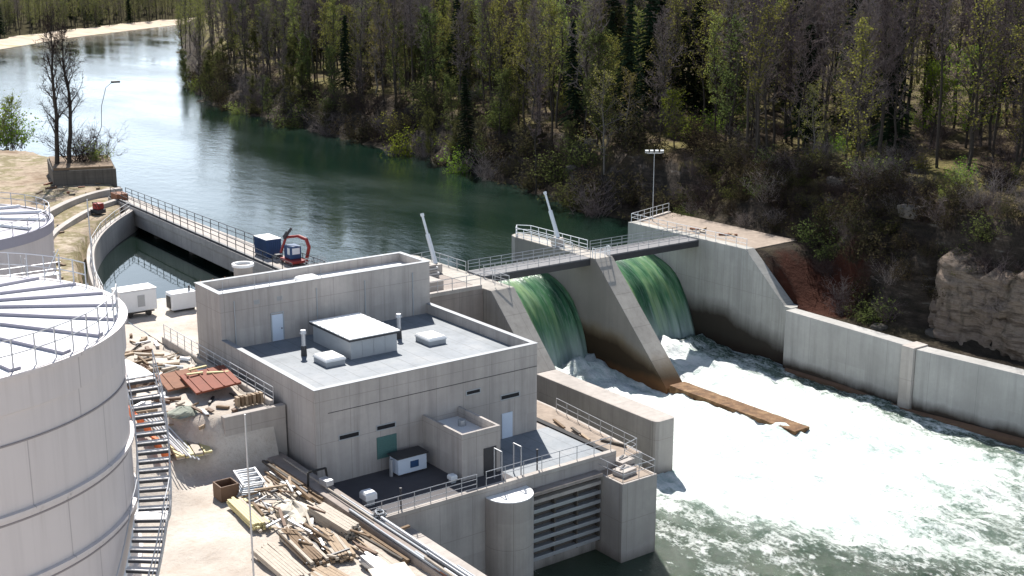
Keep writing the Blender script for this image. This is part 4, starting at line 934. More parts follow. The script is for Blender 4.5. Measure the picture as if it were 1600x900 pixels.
for i in range(7):
    b = MB(); pts = []
    rr = random.Random(60+i); a0 = rr.uniform(0,6)
    for k in range(16): pts.append((37.2 + .35*math.cos(a0+k*.8) + rr.uniform(-.15,.15), 64.2 + k*.02 + .4*math.sin(a0+k*.8), 1.6 + .05*i + rr.uniform(0,.1)))
    b.path(pts, .035, 5); o = b.build('hose_coil', M['dark_steel' if i % 2 else 'alu_grey'], at=pts[0]); tag(o, 'tangled hose coil heaped at the end of the low pipe wall', 'hose', 'hose coils by the deck corner')
t = thing('bank_wall', (39.9, 50, -3), 'thick concrete river wall with sunlit top leading from the deck towards the camera', 'wall')
b = MB(); b.box(38.75, 41.0, 20, 66.55, -9.4, -1.0); b.build('wall', M['conc_light'], t, bevel=.05)
b = MB(); b.box(37.32, 38.73, 62.6, 66.5, -5.2, -1.02); b.build('slab', M['conc_light'], t, bevel=.03)
t = thing('wood_heap', (38.0, 64.9, -1), 'brown crate heap standing on the river wall slab', 'crate')
b = MB(); 
for k in range(10): b.obox((38.9 + random.uniform(-.4,.4), 65.3 + random.uniform(-.5,.5), -.8 + k*.09), (1.3,.22,.14), random.uniform(-.7,.7))
b.build('boards', M['wood_dark'], t); b = MB(); b.obox((38.9,65.3,-.65), (1.1,.8,.6), .3); b.build('crate', M['cable'], t)
for i, (x, y) in enumerate(((37.9, 63.5), (38.2, 64.4))):
    b = MB(); b.obox((0,0,0), (1.0,.7,.22)); b.obox((0,0,.2), (.8,.6,.14), .2); o = b.build('pallet', M['wood_dark' if i else 'wood']); o.location = (x,y,-.9); o.rotation_euler = (0,0,.4+i); tag(o, ['brown pallet on the slab left of the crate heap, nearer the camera','darker pallet on the slab close to the crate heap'][i], 'pallet', 'pallets on the slab')
b = MB(); pts = [(40.6-.0*k, 66.2 - k*.6, -.96 + .02*random.random()) for k in range(14)]; pts = [(39.2 + .9*math.sin(k*.5) , 66.1 - k*.5, -.95) for k in range(16)]
b.path(pts, .035, 5); o = b.build('cable', M['red'], at=pts[0]); tag(o, 'thin red cable snaking over the sunlit river wall', 'cable')

# ------------------------------------------------------------------ loose material in the yard
def yy(x, y): return yz(x, y)
def sheet(name, x, y, w, l, rz_, mat, label, cat, h=.08, lift=.25, rx=0., ry=0., seams=0):
    t = thing(name, (x, y, yy(x,y)), label, cat)
    b = MB(); b.obox((x, y, yy(x,y)+lift), (w, l, h), rz_, rx, ry); b.build('sheet', M[mat], t, bevel=.01)
    from mathutils import Euler
    Mx = Euler((rx,ry,rz_)).to_matrix()
    for k in range(seams):
        c = Vector((x,y,yy(x,y)+lift)) + Mx @ Vector((-w/2 + (k+.5)*w/seams, 0, h/2+.035)); b = MB(); b.obox(c, (.1, l*.98, .06), rz_, rx, ry); b.build('batten', M[mat], t)
    return t
sheet('rusty_sheet', 35.0, 84.9, 3.4, 4.3, -.12, 'rust', 'rust-red steel panel lying uppermost by the parapet of the upper yard', 'panel', .14, .75, R(2), R(-5), 4)
sheet('rusty_sheet', 33.7, 87.2, 3.0, 3.4, -.12, 'rust2', 'brownish rusty panel lying behind the rust-red one', 'panel', .14, .6, R(3), R(-4), 3)
for i, (x, y, l) in enumerate(((35.9, 85.6, 1.6), (34.4, 86.3, 1.2), (35.2, 87.7, 1.5))):
    b = MB(); b.obox((0,0,0), (.22,l,.1)); o = b.build('plank', M['yellow_ply']); o.location = (x,y,yy(x,y)+1.06); o.rotation_euler = (0,0,1.1+i*.3); tag(o, 'short yellow board lying on the rusty panels', 'board', 'boards on the rusty panels')
t = thing('board_stack', (30.9, 80.2, 3.9), 'flat stack of yellow shuttering boards on the slope by the stairs', 'board stack')
zb_ = yz(30.9, 80.2)
for j in range(2):
    for k in range(4):
        b = MB(); b.obox((30.2 + k*.62, 80.3 - k*.12, zb_ + .35 + j*.14 ), (.55, 3.6, .12), -.16, R(4)); b.build('board', M['yellow_ply' if (k+j) % 3 else 'wood_pale'], t)
for q in (-1.2, 1.2):
    b = MB(); b.obox((31.1, 80.2+q, zb_+.1), (2.6,.14,.28), -.16); b.build('bearer', M['wood_dark'], t)
t = thing('slat_bundle', (36.0, 80.3, 4.8), 'bundle of short upright timber slats by the retaining wall corner', 'timber bundle')
for k in range(7):
    b = MB(); b.obox((34.9 + k*.3, 80.0, 5.35), (.2,.5,.75), .1*(k % 3)); b.build('slat', M['wood_dark' if k % 2 else 'wood'], t)
t = thing('barrier_fence', (28.8, 80.5, 4), 'orange barrier mesh with pale bars leaning at the head of the tank stairs', 'barrier')
b = MB()
for k in range(5): b.obox((28.0 + k*.16, 82.0 - k*1.0, yz(28.5,82-k)+.9), (.18, .9, .9), .1, 0, R(-15))
b.build('mesh', M['orange'], t)
for k in range(6):
    b = MB(); x = 28.9 + k*.28; b.tube((x, 83.2, yz(x,83)+.15), (x+.7, 78.0, yz(x,78)+1.3), .06); b.build('bar', M['white_paint' if k % 2 else 'galv'], t)
t = thing('tarp_heap', (30.8, 84.0, 4.8), 'grey-green tarpaulin heap left of the rusty panels', 'tarp')
def heap(x, y, z, rx, ry, h, seed, n=14):
    b = MB(); vs = []; m = 18
    for j in range(7):
        q = j/6
        for k in range(m):
            a = 2*math.pi*k/m; f = 1 + .3*fbm(math.cos(a)*1.2+seed, math.sin(a)*1.2, q*2, 3)
            rr = math.cos(q*math.pi/2)**.7 if q < 1 else .02
            vs.append((x+rx*rr*f*math.cos(a), y+ry*rr*f*math.sin(a), z + h*q*(1+.2*fbm(a,q,seed,2)) - .1))
    fs = [(j*m+k, j*m+(k+1)%m, (j+1)*m+(k+1)%m, (j+1)*m+k) for j in range(6) for k in range(m)] + [tuple(6*m+k for k in range(m))]
    b.add(vs, fs); return b
heap(31.6, 81.9, yz(31.6,81.9), 1.1, .9, .55, 3).build('cover', M['tarp_green'], t)
rng = random.Random(21)
# small rubble and offcuts over the upper yard
LB = {'wood_dark':'dark timber offcut lying on the upper yard', 'wood':'raw timber offcut lying on the upper yard', 'wood_pale':'pale timber offcut lying on the upper yard', 'galv':'grey steel bar lying on the upper yard', 'cable':'brown rusty bar lying on the upper yard', 'white_paint':'white board offcut lying on the upper yard', 'bird_black':'black plastic scrap lying on the upper yard'}
for i in range(170):
    for _ in range(20):
        x, y = rng.uniform(27.5, 36.4), rng.uniform(79.5, 103)
        if (32 < x and 82.6 < y < 89): continue
        if x < 27 + (103-y)*.05: continue
        break
    m = rng.choice(['wood_dark','wood_dark','wood','wood_pale','galv','cable','white_paint','bird_black']); L = rng.uniform(.3, 1.9)
    b = MB(); b.obox((0,0,0), (rng.uniform(.08,.36), L, rng.uniform(.06,.28))); o = b.build('offcut', M[m]); o.location = (x,y,yy(x,y)+.15); o.rotation_euler = (rng.uniform(-.12,.12), rng.uniform(-.2,.2), rng.uniform(0,3.1)); tag(o, LB[m], 'offcut', 'offcuts on the upper yard, ' + m.replace('_',' '))
for i in range(8):
    x, y = rng.uniform(28.5, 33), rng.uniform(88, 97); h = rng.uniform(.5, 1.0)
    o = heap(0,0,0, rng.uniform(.5,1.2), rng.uniform(.5,1.0), h, i*3.1).build('spoil_heap', M[rng.choice(['cable','wood_dark','conc_old','tarp_blue'])]); o.location = (x,y,yy(x,y)); tag(o, 'dark knee-high heap of scrap on the upper yard', 'heap', 'scrap heaps on the upper yard')
for i in range(4):
    b = MB(); b.tube((0,0,0), (0,0,.9), .3, .3, 14); b.lathe(0,0,[(.3,.3),(.33,.33),(.3,.36)],14); o = b.build('drum', M[['cable','bird_black','cable','blue'][i]]); x, y = [(30.2,89.4),(30.9,90.1),(30.1,87.8),(29.4,93.6)][i]; o.location = (x,y,yy(x,y)-.02); tag(o, ['brown drum left of the rusty panels','black drum behind a brown drum on the upper yard','brown drum nearest the barrier mesh','dark blue drum among scrap farther back on the upper yard'][i], 'drum')
# lower yard: timber piles and scaffolding parts
def bundle(x, y, n, rows, L, w, h, rz_, mat, label, dz=0):
    z = yz(x,y)+.12+dz; t = thing('timber_bundle', (x,y,z), label, 'timber bundle', 'timber bundles in the lower yard')
    ca, sa = math.cos(rz_), math.sin(rz_)
    for j in range(rows):
        for k in range(n):
            ox = (k-(n-1)/2)*w*1.08; oy = rng.uniform(-.25,.25)
            b = MB(); b.obox((x+ox*ca-oy*sa, y+ox*sa+oy*ca, z+h/2+j*h*1.06), (w, L*rng.uniform(.9,1.05), h), rz_ + rng.uniform(-.015,.015)); b.build('beam', M[mat if rng.random() < .75 else 'wood_pale'], t)
    for q in (-L*.3, L*.3):
        b = MB(); b.obox((x-q*sa, y+q*ca, z-.06), (n*w*1.1,.12,.1), rz_); b.build('bearer', M['wood_dark'], t)
bundle(30.9, 70.0, 6, 3, 4.6, .17, .14, -.06, 'yellow_ply', 'yellow beam bundle nearest the open sandy part of the lower yard')
bundle(34.6, 65.6, 5, 4, 4.6, .22, .18, .05, 'wood_pale', 'pale timber bundle close beside the low pipe wall')
bundle(33.2, 63.0, 7, 2, 4.2, .2, .15, -.2, 'wood', 'raw timber bundle in the middle of the piles near the wall end')
bundle(31.4, 63.6, 6, 3, 5.0, .18, .15, -.08, 'wood_dark', 'dark weathered timber bundle in the middle of the lower yard piles')
bundle(29.4, 62.4, 7, 2, 5.2, .2, .16, -.02, 'wood_pale', 'pale timber bundle at the sandy side of the front pile')
bundle(31.0, 58.3, 8, 2, 4.6, .2, .15, .1, 'wood', 'raw timber bundle at the very front of the lower yard')
bundle(34.0, 58.0, 6, 3, 5.0, .2, .17, -.04, 'galv', 'grey steel tube bundle at the front beside the low wall')
t = thing('tarp_heap', (33.6, 69.4, 1), 'beige tarpaulin draped over material in the lower yard', 'tarp')
heap(33.5, 69.0, yz(33.5,69), 1.3, 2.1, 1.0, 9.1).build('cover', M['tarp_white'], t)
t = thing('scaffold_crate', (31.4, 74.2, 1), 'brown steel crate at the corner of the scaffolding pile', 'crate')
b = MB(); zc = yz(31.4,74.2)
b.box(30.6,31.9,73.6,74.9,zc+.05,zc+.15); b.box(30.6,30.68,73.6,74.9,zc+.15,zc+1.1); b.box(31.82,31.9,73.6,74.9,zc+.15,zc+1.1); b.box(30.69,31.81,73.6,73.68,zc+.15,zc+1.1); b.box(30.69,31.81,74.82,74.9,zc+.15,zc+1.1); b.build('box', M['cable'], t)
t = thing('frame_stack', (33.0, 74.4, 1), 'stack of grey-blue scaffold frames at the far end of the lower yard piles', 'frame stack')
for k in range(6):
    b = MB(); z = yz(33,74)+.2+k*.16; r_ = -.5 + .06*k
    for q in (-.7, .7): b.obox((33+q*math.cos(r_), 74.4+q*math.sin(r_), z), (.12,2.8,.1), r_)
    for q in (-1.3,-.4,.5,1.3): b.obox((33-q*math.sin(r_), 74.4+q*math.cos(r_), z), (1.5,.1,.09), r_)
    b.build('frame', M[['tarp_blue','galv','white_paint'][k % 3]], t)
for i in range(85):
    m = rng.choice(['wood_dark','wood_dark','wood','wood_pale','galv','dark_steel','cable','white_paint']); x, y = rng.uniform(31.2, 35.0), rng.uniform(60.5, 74.0); L = rng.uniform(.5, 2.8)
    if x < 31.5 and y > 71: x += 2.5
    b = MB(); b.obox((0,0,0), (rng.uniform(.07,.2), L, rng.uniform(.04,.12))); o = b.build('plank', M[m]); o.location = (x,y,yy(x,y)+rng.uniform(.2,1.0)); o.rotation_euler = (rng.uniform(-.1,.1), rng.uniform(-.1,.1), (rng.gauss(-.08,.2) if rng.random() < .72 else rng.uniform(0,3))); tag(o, {'wood_dark':'loose dark plank tossed on the lower yard piles','wood':'loose raw plank tossed on the lower yard piles','wood_pale':'loose pale plank tossed on the lower yard piles','galv':'loose grey scaffold tube piece on the lower yard piles','dark_steel':'loose dark steel bar on the lower yard piles','cable':'loose brown rusty bar on the lower yard piles','white_paint':'loose white board on the lower yard piles'}[m], 'plank', 'loose planks in the lower yard, ' + m.replace('_',' '))
for i in range(16):
    L = rng.uniform(3.5, 8.5); x = rng.uniform(34.6, 35.8); y = rng.uniform(60, 76); m = rng.choice(['galv','wood_dark','conc_old','wood','dark_steel'])
    b = MB(); b.obox((0,0,0), (rng.uniform(.1,.2), L, rng.uniform(.1,.2))); o = b.build('timber_length', M[m]); o.location = (x, min(y, 77-L/2), yy(x,y)+.15+.1*(i % 5)); o.rotation_euler = (0,0,rng.gauss(0,.05)); tag(o, 'long beam lying along the foot of the low pipe wall', 'beam', 'long beams by the low pipe wall')
t = thing('slab_cover', (33.0, 55.4, 1), 'pale flat cover sheet at the bottom of the lower yard pile', 'sheet')
b = MB(); b.obox((33.2,56.0,yz(33,56)+1.1), (2.2,2.6,.08), -.2, R(3)); b.build('sheet', M['tarp_white'], t)

# ------------------------------------------------------------------ old masonry pier on the left bank
t = thing('masonry_wall', (59, 187, 3), 'dark old masonry block wall under the bare trees on the left bank', 'wall')
b = MB(); b.prism([(54.6,186.2),(63.0,183.4),(66.5,196),(58,200)], 1.0, 6.9); b.build('wall', M['conc_old'], t, bevel=.1)
b = MB(); b.prism([(54.9,186.5),(62.8,183.9),(66.2,195.8),(58.2,199.6)], 6.903, 7.25); b.build('soil', M['wood_dark'], t)

# ------------------------------------------------------------------ rock outcrop far bank
def rock(x, y, z, sx, sy, sz, seed, name, label, mat, group=None):
    import bmesh
    bm = bmesh.new(); bmesh.ops.create_icosphere(bm, subdivisions=4, radius=1)
    for v in bm.verts:
        p = v.co.normalized(); n = fbm(p.x*1.3+seed, p.y*1.3, p.z*1.3, 5); q = max(abs(p.x), abs(p.y), abs(p.z))
        v.co = p/(q**.75)*(1 + .16*n + .09*fbm(p.x*4+seed, p.y*4, p.z*7, 4)); v.co.x *= sx; v.co.y *= sy; v.co.z *= sz
    me = bpy.data.meshes.new(name); bm.to_mesh(me); bm.free(); me.materials.append(M[mat]); o = bpy.data.objects.new(name, me); COL.objects.link(o); o.location = (x,y,z); tag(o, label, 'rock', group); return o
NY, NZ = 90, 40; vs = []
for k in range(NZ+1):
    for q in range(NY+1):
        y = lerp(44, 76.5, q/NY); tp = 6.6 + 1.3*fbm(y*.22, 2.2, 0, 4); z = lerp(-1.6, tp, k/NZ); e = min(1, (NY-q)/9)
        ly = z*.42 + 1.1*fbm(y*.10, z*.15, 1.1, 4); st_ = (ly - math.floor(ly)); crk = abs(fbm(y*.33, z*.08, 8.8, 2))
        x = 107.3 + max(0, 60-y)*.20 + .17*max(0, z) + .55*fbm(y*.16, z*.12, 4.4, 4) - .34*sstep(st_*1.6)*(.5+.9*fbm(y*.2, math.floor(ly), 5, 2)) + .42*fbm(y*.30, z*.33, 2.7, 6) + .25*fbm(y*1.2, z*1.3, 7.7, 4) + (.6*sstep((.05-crk)/.05)) + (1-e)**1.5*3.5
        vs.append((x, y, z))
m0 = len(vs); vs += [(v[0]+4.0, v[1], v[2]+(1.2 if v[2] > 3 else 0)) for v in vs]; fs = []
for k in range(NZ):
    for q in range(NY):
        a = k*(NY+1)+q; f4 = (a, a+1, a+NY+2, a+NY+1); fs.append(f4); fs.append(tuple(m0+w for w in f4[::-1]))
for q in range(NY):
    a = NZ*(NY+1)+q; fs.append((a, a+1, m0+a+1, m0+a)); fs.append((q+1, q, m0+q, m0+q+1))
for k in range(NZ):
    a = k*(NY+1); c = a+NY+1; fs.append((a, c, m0+c, m0+a)); a += NY; c += NY; fs.append((c, a, m0+a, m0+c))
b = MB(); b.add(vs, fs); o = b.build('rock_face', M['rock_pink'], at=(108.5, 66.5, -1.5), smooth=True); tag(o, 'broad pale pinkish rock face above the training wall at the right edge', 'rock')
rng = random.Random(5)
for i in range(12):
    y = rng.uniform(50, 100) if i < 8 else rng.uniform(119, 150); d = rng.uniform(1.5, 12); x = bank_x(y)+d + (7 if 94 < y < 116 else 0)
    s_ = rng.uniform(.4, 1.0)
    rock(x, y, rz(x,y), s_*1.2, s_*1.5, s_*.8, i*4.4, 'boulder', 'rough grey boulder on the dark slope %s' % ('above the training wall' if i < 8 else 'upstream of the far abutment'), 'conc_old', 'boulders on the far slope, ' + ('downstream' if i < 8 else 'upstream'))

# ------------------------------------------------------------------ vegetation
class TreeGen:
    def __init__(s, seed): s.r = random.Random(seed); s.trunk = MB(); s.crown = MB()
    def twig(s, p, d, L, r, n=2, leaf=None, droop=0., mi=0):
        rg = s.r; pts = [p]; q = p.copy(); dd = d.copy()
        for k in range(n):
            dd = (dd + Vector((rg.gauss(0,.22), rg.gauss(0,.22), rg.gauss(.05,.15)-droop))).normalized(); q = q + dd*(L/n); pts.append(q.copy())
        for k in range(n): s.crown.tube(pts[k], pts[k+1], r*(1-k/n*.6), r*(1-(k+1)/n*.75), 3, False, mi)
        return pts
    def leaf(s, p, size, mi=1):
        rg = s.r; a = Vector((rg.gauss(0,1), rg.gauss(0,1), rg.gauss(0,.6))).normalized(); b = a.orthogonal().normalized(); b = (b*math.cos(1.0) + a.cross(b)*rg.uniform(-1,1)).normalized()
        u = a*size*rg.uniform(.6,1.2); w = b*size*rg.uniform(.35,.7)
        s.crown.add([p-u*.5, p+w*.5, p+u*.5, p-w*.5], [(0,1,2,3)], mi)
    def make(s, H, cb, Rr, n1, n2, n3, tr=.22, twr=.03, leafn=0, leafs=.3, up=.7, shape='forest', fork=False):
        rg = s.r; N = 9; pts = []; w = Vector((0,0,0))
        for k in range(N+1):
            w += Vector((rg.gauss(0,.19), rg.gauss(0,.19), 0)); pts.append(Vector((w.x, w.y, H*.96*k/N)))
        rad = lambda t: tr*(1-t)**.75 + .025
        for k in range(N): s.trunk.tube(pts[k], pts[k+1], rad(k/N), rad((k+1)/N), 7, False)
        def at(t): f = t*N; i = min(N-1, int(f)); return pts[i].lerp(pts[i+1], f-i)
        for i in range(n1):
            t = cb + (.98-cb)*((i+rg.random())/n1); p = at(t); az = i*2.399 + rg.uniform(-.5,.5)
            pr = math.sin(math.pi*min(1,(t-cb)/(1-cb)*.85+.15))**.7 if shape == 'forest' else (1-(t-cb)/(1-cb))**.6
            L = Rr*(.35+.65*pr)*rg.uniform(.7,1.2); e = up + .45*(t-cb)/(1-cb) + rg.uniform(-.2,.2)
            d = Vector((math.cos(az)*math.cos(e), math.sin(az)*math.cos(e), math.sin(e))); q = p.copy(); lim = [q.copy()]; dd = d.copy()
            for k in range(4): dd = (dd + Vector((rg.gauss(0,.14), rg.gauss(0,.14), .10+rg.gauss(0,.08)))).normalized(); q = q + dd*L/4; lim.append(q.copy())
            r0 = rad(t)*.5
            for k in range(4): s.trunk.tube(lim[k], lim[k+1], r0*(1-k/4*.85), r0*(1-(k+1)/4*.9)+.004, 5, False)
            for j in range(n2):
                f = .25 + .75*(j+rg.random())/n2; ii = min(3, int(f*4)); p2 = lim[ii].lerp(lim[ii+1], f*4-ii)
                d2 = (dd + Vector((rg.gauss(0,.7), rg.gauss(0,.7), rg.gauss(.1,.45)))).normalized(); tp = s.twig(p2, d2, L*.42*rg.uniform(.6,1.2), twr*1.4, 3)
                for m in range(n3):
                    b = tp[rg.randint(1,3)]; d3 = (d2 + Vector((rg.gauss(0,.8), rg.gauss(0,.8), rg.gauss(.1,.5)))).normalized(); t3 = s.twig(b, d3, L*.26*rg.uniform(.5,1.3), twr, 2)
                    for _ in range(leafn):
                        c = t3[rg.randint(0,2)] + Vector((rg.gauss(0,.22), rg.gauss(0,.22), rg.gauss(0,.2))); s.leaf(c, leafs)
        return s
    def conifer(s, H, Rr, tr=.22, base=.1):
        rg = s.r; s.trunk.tube((0,0,0), (0,0,H*.5), tr, tr*.55, 7, False); s.trunk.tube((0,0,H*.5), (0,0,H), tr*.55, .02, 7, False)
        z = H*base
        while z < H*.985:
            t = (z/H-base)/(1-base); L0 = Rr*(1-t)**.85 + .15; nb = 7 if t < .8 else 5
            for i in range(nb):
                az = rg.uniform(0,6.283); L = L0*rg.uniform(.6,1.15); d = Vector((math.cos(az), math.sin(az), 0)); side = Vector((-d.y, d.x, 0)); drop = .22+.25*(1-t)
                nseg = max(2, int(L/.5))
                for k in range(nseg):
                    f = (k+.6)/nseg; c = Vector((0,0,z)) + d*L*f + Vector((0,0,-drop*L*f*f + .1*L*f + rg.gauss(0,.06))); wd = .34*(1.15-f*.7) + .12
                    for q in (-1, 1):
                        a = c - d*.28; e = c + d*.34 + Vector((0,0,-.12)); s.crown.add([a, a + side*q*wd + Vector((0,0,-.16*rg.random())), e + side*q*wd*.5 + Vector((0,0,-.25)), e], [(0,1,2,3)], 1)
                s.crown.tube((0,0,z), Vector((0,0,z)) + d*L*.8 + Vector((0,0,-drop*L*.64+.08*L)), .035, .012, 3, False, 0)
            z += rg.uniform(.38,.6)*(1.15-.4*t)
        return s
    def bush(s, h, w, nst=26, leafn=14, leafs=.22, bare=False):
        rg = s.r
        for i in range(nst):
            az = rg.uniform(0,6.283); e = rg.uniform(.5,1.45); d = Vector((math.cos(az)*math.cos(e)*w/h, math.sin(az)*math.cos(e)*w/h, math.sin(e))); L = h*rg.uniform(.5,1.1)
            b = Vector((rg.gauss(0,.12*w), rg.gauss(0,.12*w), 0)); tp = s.twig(b, d.normalized(), L*d.length, .03, 4)
            for j in range(5):
                p = tp[rg.randint(1,4)]; d2 = (d + Vector((rg.gauss(0,.8), rg.gauss(0,.8), rg.gauss(.2,.4)))).normalized(); t2 = s.twig(p, d2, L*.45*rg.uniform(.5,1.2), .018, 2)
                if not bare:
                    for _ in range(leafn): s.leaf(t2[rg.randint(0,2)] + Vector((rg.gauss(0,.2), rg.gauss(0,.2), rg.gauss(0,.16))), leafs)
                else:
                    for _ in range(4): s.twig(t2[rg.randint(0,2)], (d2 + Vector((rg.gauss(0,.8), rg.gauss(0,.8), rg.gauss(0,.5)))).normalized(), L*.25, .014, 1)
        return s
    def meshes(s, name, bark, mats):
        mt = None
        if s.trunk.f: o = s.trunk.build('trunk', bark, recalc=False, smooth=True); mt = o.data; bpy.data.objects.remove(o)
        o = s.crown.build('crown', mats, recalc=False); mc = o.data; bpy.data.objects.remove(o)
        return (mt, mc)
V = {}
V['bare'] = [TreeGen(10+i).make(H, cb, Rr, 26, 6, 7, .165, .034).meshes('bare', M['bark'], [M['twig']]) for i, (H, cb, Rr) in enumerate(((23,.32,3.4),(25,.42,3.0),(21,.28,3.6),(24,.5,2.8)))]
V['leafy'] = [TreeGen(30+i).make(H, cb, Rr, 22, 6, 4, .16, .026, 4, .30).meshes('leafy', M['bark'], [M['twig'], M['leaf_spring']]) for i, (H, cb, Rr) in enumerate(((21,.25,3.2),(23,.35,3.0),(18,.18,3.4)))]
V['yellow'] = [TreeGen(40+i).make(H, cb, Rr, 20, 6, 4, .15, .024, 3, .26, .35, 'cone').meshes('yellow', M['bark_pale'], [M['twig'], M['leaf_yellow']]) for i, (H, cb, Rr) in enumerate(((15.5,.14,3.9),(13,.2,3.0)))]
V['bright'] = [TreeGen(45+i).make(H, cb, Rr, 20, 6, 4, .15, .026, 5, .32, .6).meshes('bright', M['bark'], [M['twig'], M['leaf_bright']]) for i, (H, cb, Rr) in enumerate(((12.5,.15,4.2),(11,.2,3.2)))]
V['conifer'] = [TreeGen(50+i).conifer(H, Rr, .24, .08+.05*i).meshes('conifer', M['bark'], [M['twig_dark'], M['needle']]) for i, (H, Rr) in enumerate(((24,3.3),(20,2.8),(26,3.0)))]
V['olive'] = [TreeGen(60+i).make(H, cb, Rr, 20, 6, 4, .18, .028, 6, .36, .6).meshes('olive', M['bark'], [M['twig_dark'], M['leaf_olive']]) for i, (H, cb, Rr) in enumerate(((17,.12,3.6),(13,.1,3.4)))]
V['bush_green'] = [TreeGen(70+i).bush(3.0, 3.2, 26, 7, .26).meshes('bush', None, [M['twig'], M['leaf_bright' if i else 'leaf_spring']]) for i in range(2)]
V['bush_dark'] = [TreeGen(75+i).bush(3.2, 4.0, 28, 7, .28).meshes('bush', None, [M['twig_dark'], M['leaf_dark' if i else 'leaf_olive']]) for i in range(3)]
V['bush_bare'] = [TreeGen(80+i).bush(3.2, 3.6, 30, 0, 0, True).meshes('bush', None, [M['twig' if i else 'twig_dark']]) for i in range(2)]
NAMES = {'bare':('bare_tree','tree'), 'leafy':('leafy_tree','tree'), 'yellow':('budding_tree','tree'), 'bright':('young_leafy_tree','tree'), 'conifer':('conifer','tree'), 'olive':('olive_tree','tree'), 'bush_green':('green_shrub','shrub'), 'bush_dark':('dark_shrub','shrub'), 'bush_bare':('bare_shrub','shrub')}
NAMES['olive'] = ('dark_leafy_tree','tree')
def plant(kind, x, y, z, label, group, s_=1., vi=None, rnd=random, lean=0., sz=None):
    vs = V[kind]; mt, mc = vs[rnd.randrange(len(vs)) if vi is None else vi]
    nm, cat = NAMES[kind]; t = thing(nm, (x,y,z), label, cat, group)
    t.rotation_euler = (rnd.uniform(-.055,.055)+lean, rnd.uniform(-.055,.055), rnd.uniform(0,6.28)); t.scale = (s_, s_, sz or s_)
    for nme, me in (('trunk', mt), ('crown', mc)):
        if me is None: continue
        o = bpy.data.objects.new(nme if cat == 'tree' else 'foliage', me); COL.objects.link(o); o.parent = t
    return t

# camera frustum test only decides what is worth building
fx = 1971.5; TH = .637; PI_ = math.atan(493.5/1971.5)
FW = Vector((math.sin(TH)*math.cos(PI_), math.cos(TH)*math.cos(PI_), -math.sin(PI_))); RT = Vector((math.cos(TH), -math.sin(TH), 0)); UP = RT.cross(FW)
def seen(x, y, z):
    v = Vector((x,y,z-35)); d = v.dot(FW)
    if d < 1: return None
    return 800 + fx*v.dot(RT)/d, 450 - fx*v.dot(UP)/d, d
# landmark trees
PL = [('yellow', 119.8, 139.2, 'yellowish budding tree standing forward by the abutment lamp', 1.0, 0),
      ('conifer', 122.5, 178, 'slim dark conifer at the bank, left of the yellowish budding tree', .82, 1),
      ('bare', 128.5, 105.8, 'tall bare tree in front of yellow-green undergrowth, leftmost above the slope edge', 1.0, 0),
      ('bare', 126.2, 95.9, 'leaning bare twin-trunk tree above the dark slope', 1.0, 1),
      ('bare', 131.8, 91.4, 'straight thick bare tree above the dark slope near the right', 1.03, 3),
      ('bare', 133.1, 81.6, 'dark bare tree at the right edge of the wood', 1.08, 2),
      ('olive', 128.1, 122.3, 'dark green tall leafy tree right of the yellowish budding tree', 1.12, 0),
      ('bright', 146, 97.5, 'bright lime-green young tree among bare trunks at the right', 1.0, 0),
      ('bright', 143, 100.5, 'bright lime-green young tree left of a similar larger one', .95, 1),
      ('bright', 126.5, 131.5, 'low light-green tree between budding tree and dark green tree', .62, 0),
      ('conifer', 150.2, 150.3, 'broad dark conifer behind the abutment', 1.0, 0),
      ('conifer', 140, 153, 'tall dark conifer left of a broad one behind the abutment', 1.0, 2),
      ('conifer', 178, 112, 'dark conifer top in the upper right of the wood', 1.05, 1),
      ('yellow', 127.0, 107.0, 'small yellow budding tree at the foot of the leftmost bare tree', .8, 1),
      ('bare', 127.4, 96.4, 'second trunk of the bare pair above the dark slope', .95, 3)]
rng = random.Random(99); taken = []
for k, x, y, lb, s_, vi in PL:
    plant(k, x, y, rz(x,y)-.15, lb, None, s_, vi, rng); taken.append((x,y))
KEEP = [(seen(x,y,rz(x,y)), 52 if k in ('bright','yellow') else 22) for k, x, y, lb, s_, vi in PL]
def blocks(sc): return any(sc[2] < q[2]-2 and abs(sc[0]-q[0]) < w_ for q, w_ in KEEP)
# the wood: individual trees from the bank edge back
ZN = [(-1e9, 96, 'above the training wall', 'downstream'), (96, 150, 'behind the far abutment', 'by the weir'), (150, 240, 'along the upstream bank', 'upstream'), (240, 1e9, 'far upstream', 'far upstream')]
KD = {'bare':'bare purple-grey tree', 'leafy':'spring-green leafy tree', 'conifer':'dark conifer', 'olive':'dull olive-green tree', 'yellow':'yellowish budding tree', 'bright':'lime-green young tree', 'bush_green':'light green shrub', 'bush_dark':'dark dense shrub', 'bush_bare':'bare brown shrub'}
BK = [(0,18,'at the edge of the wood'), (18,34,'inside the wood'), (34,1e9,'deep in the wood')]
cnt = {}
def wood_tree(kind, x, y, s_, back):
    zn = next(q for q in ZN if q[0] <= y < q[1])
    plant(kind, x, y, rz(x,y)-.15, '%s %s %s' % (KD[kind], back, zn[2]), '%ss %s, %s' % (KD[kind], back, zn[3]), s_, None, rng)
    cnt[kind] = cnt.get(kind, 0) + 1
n = 0; tries = 0
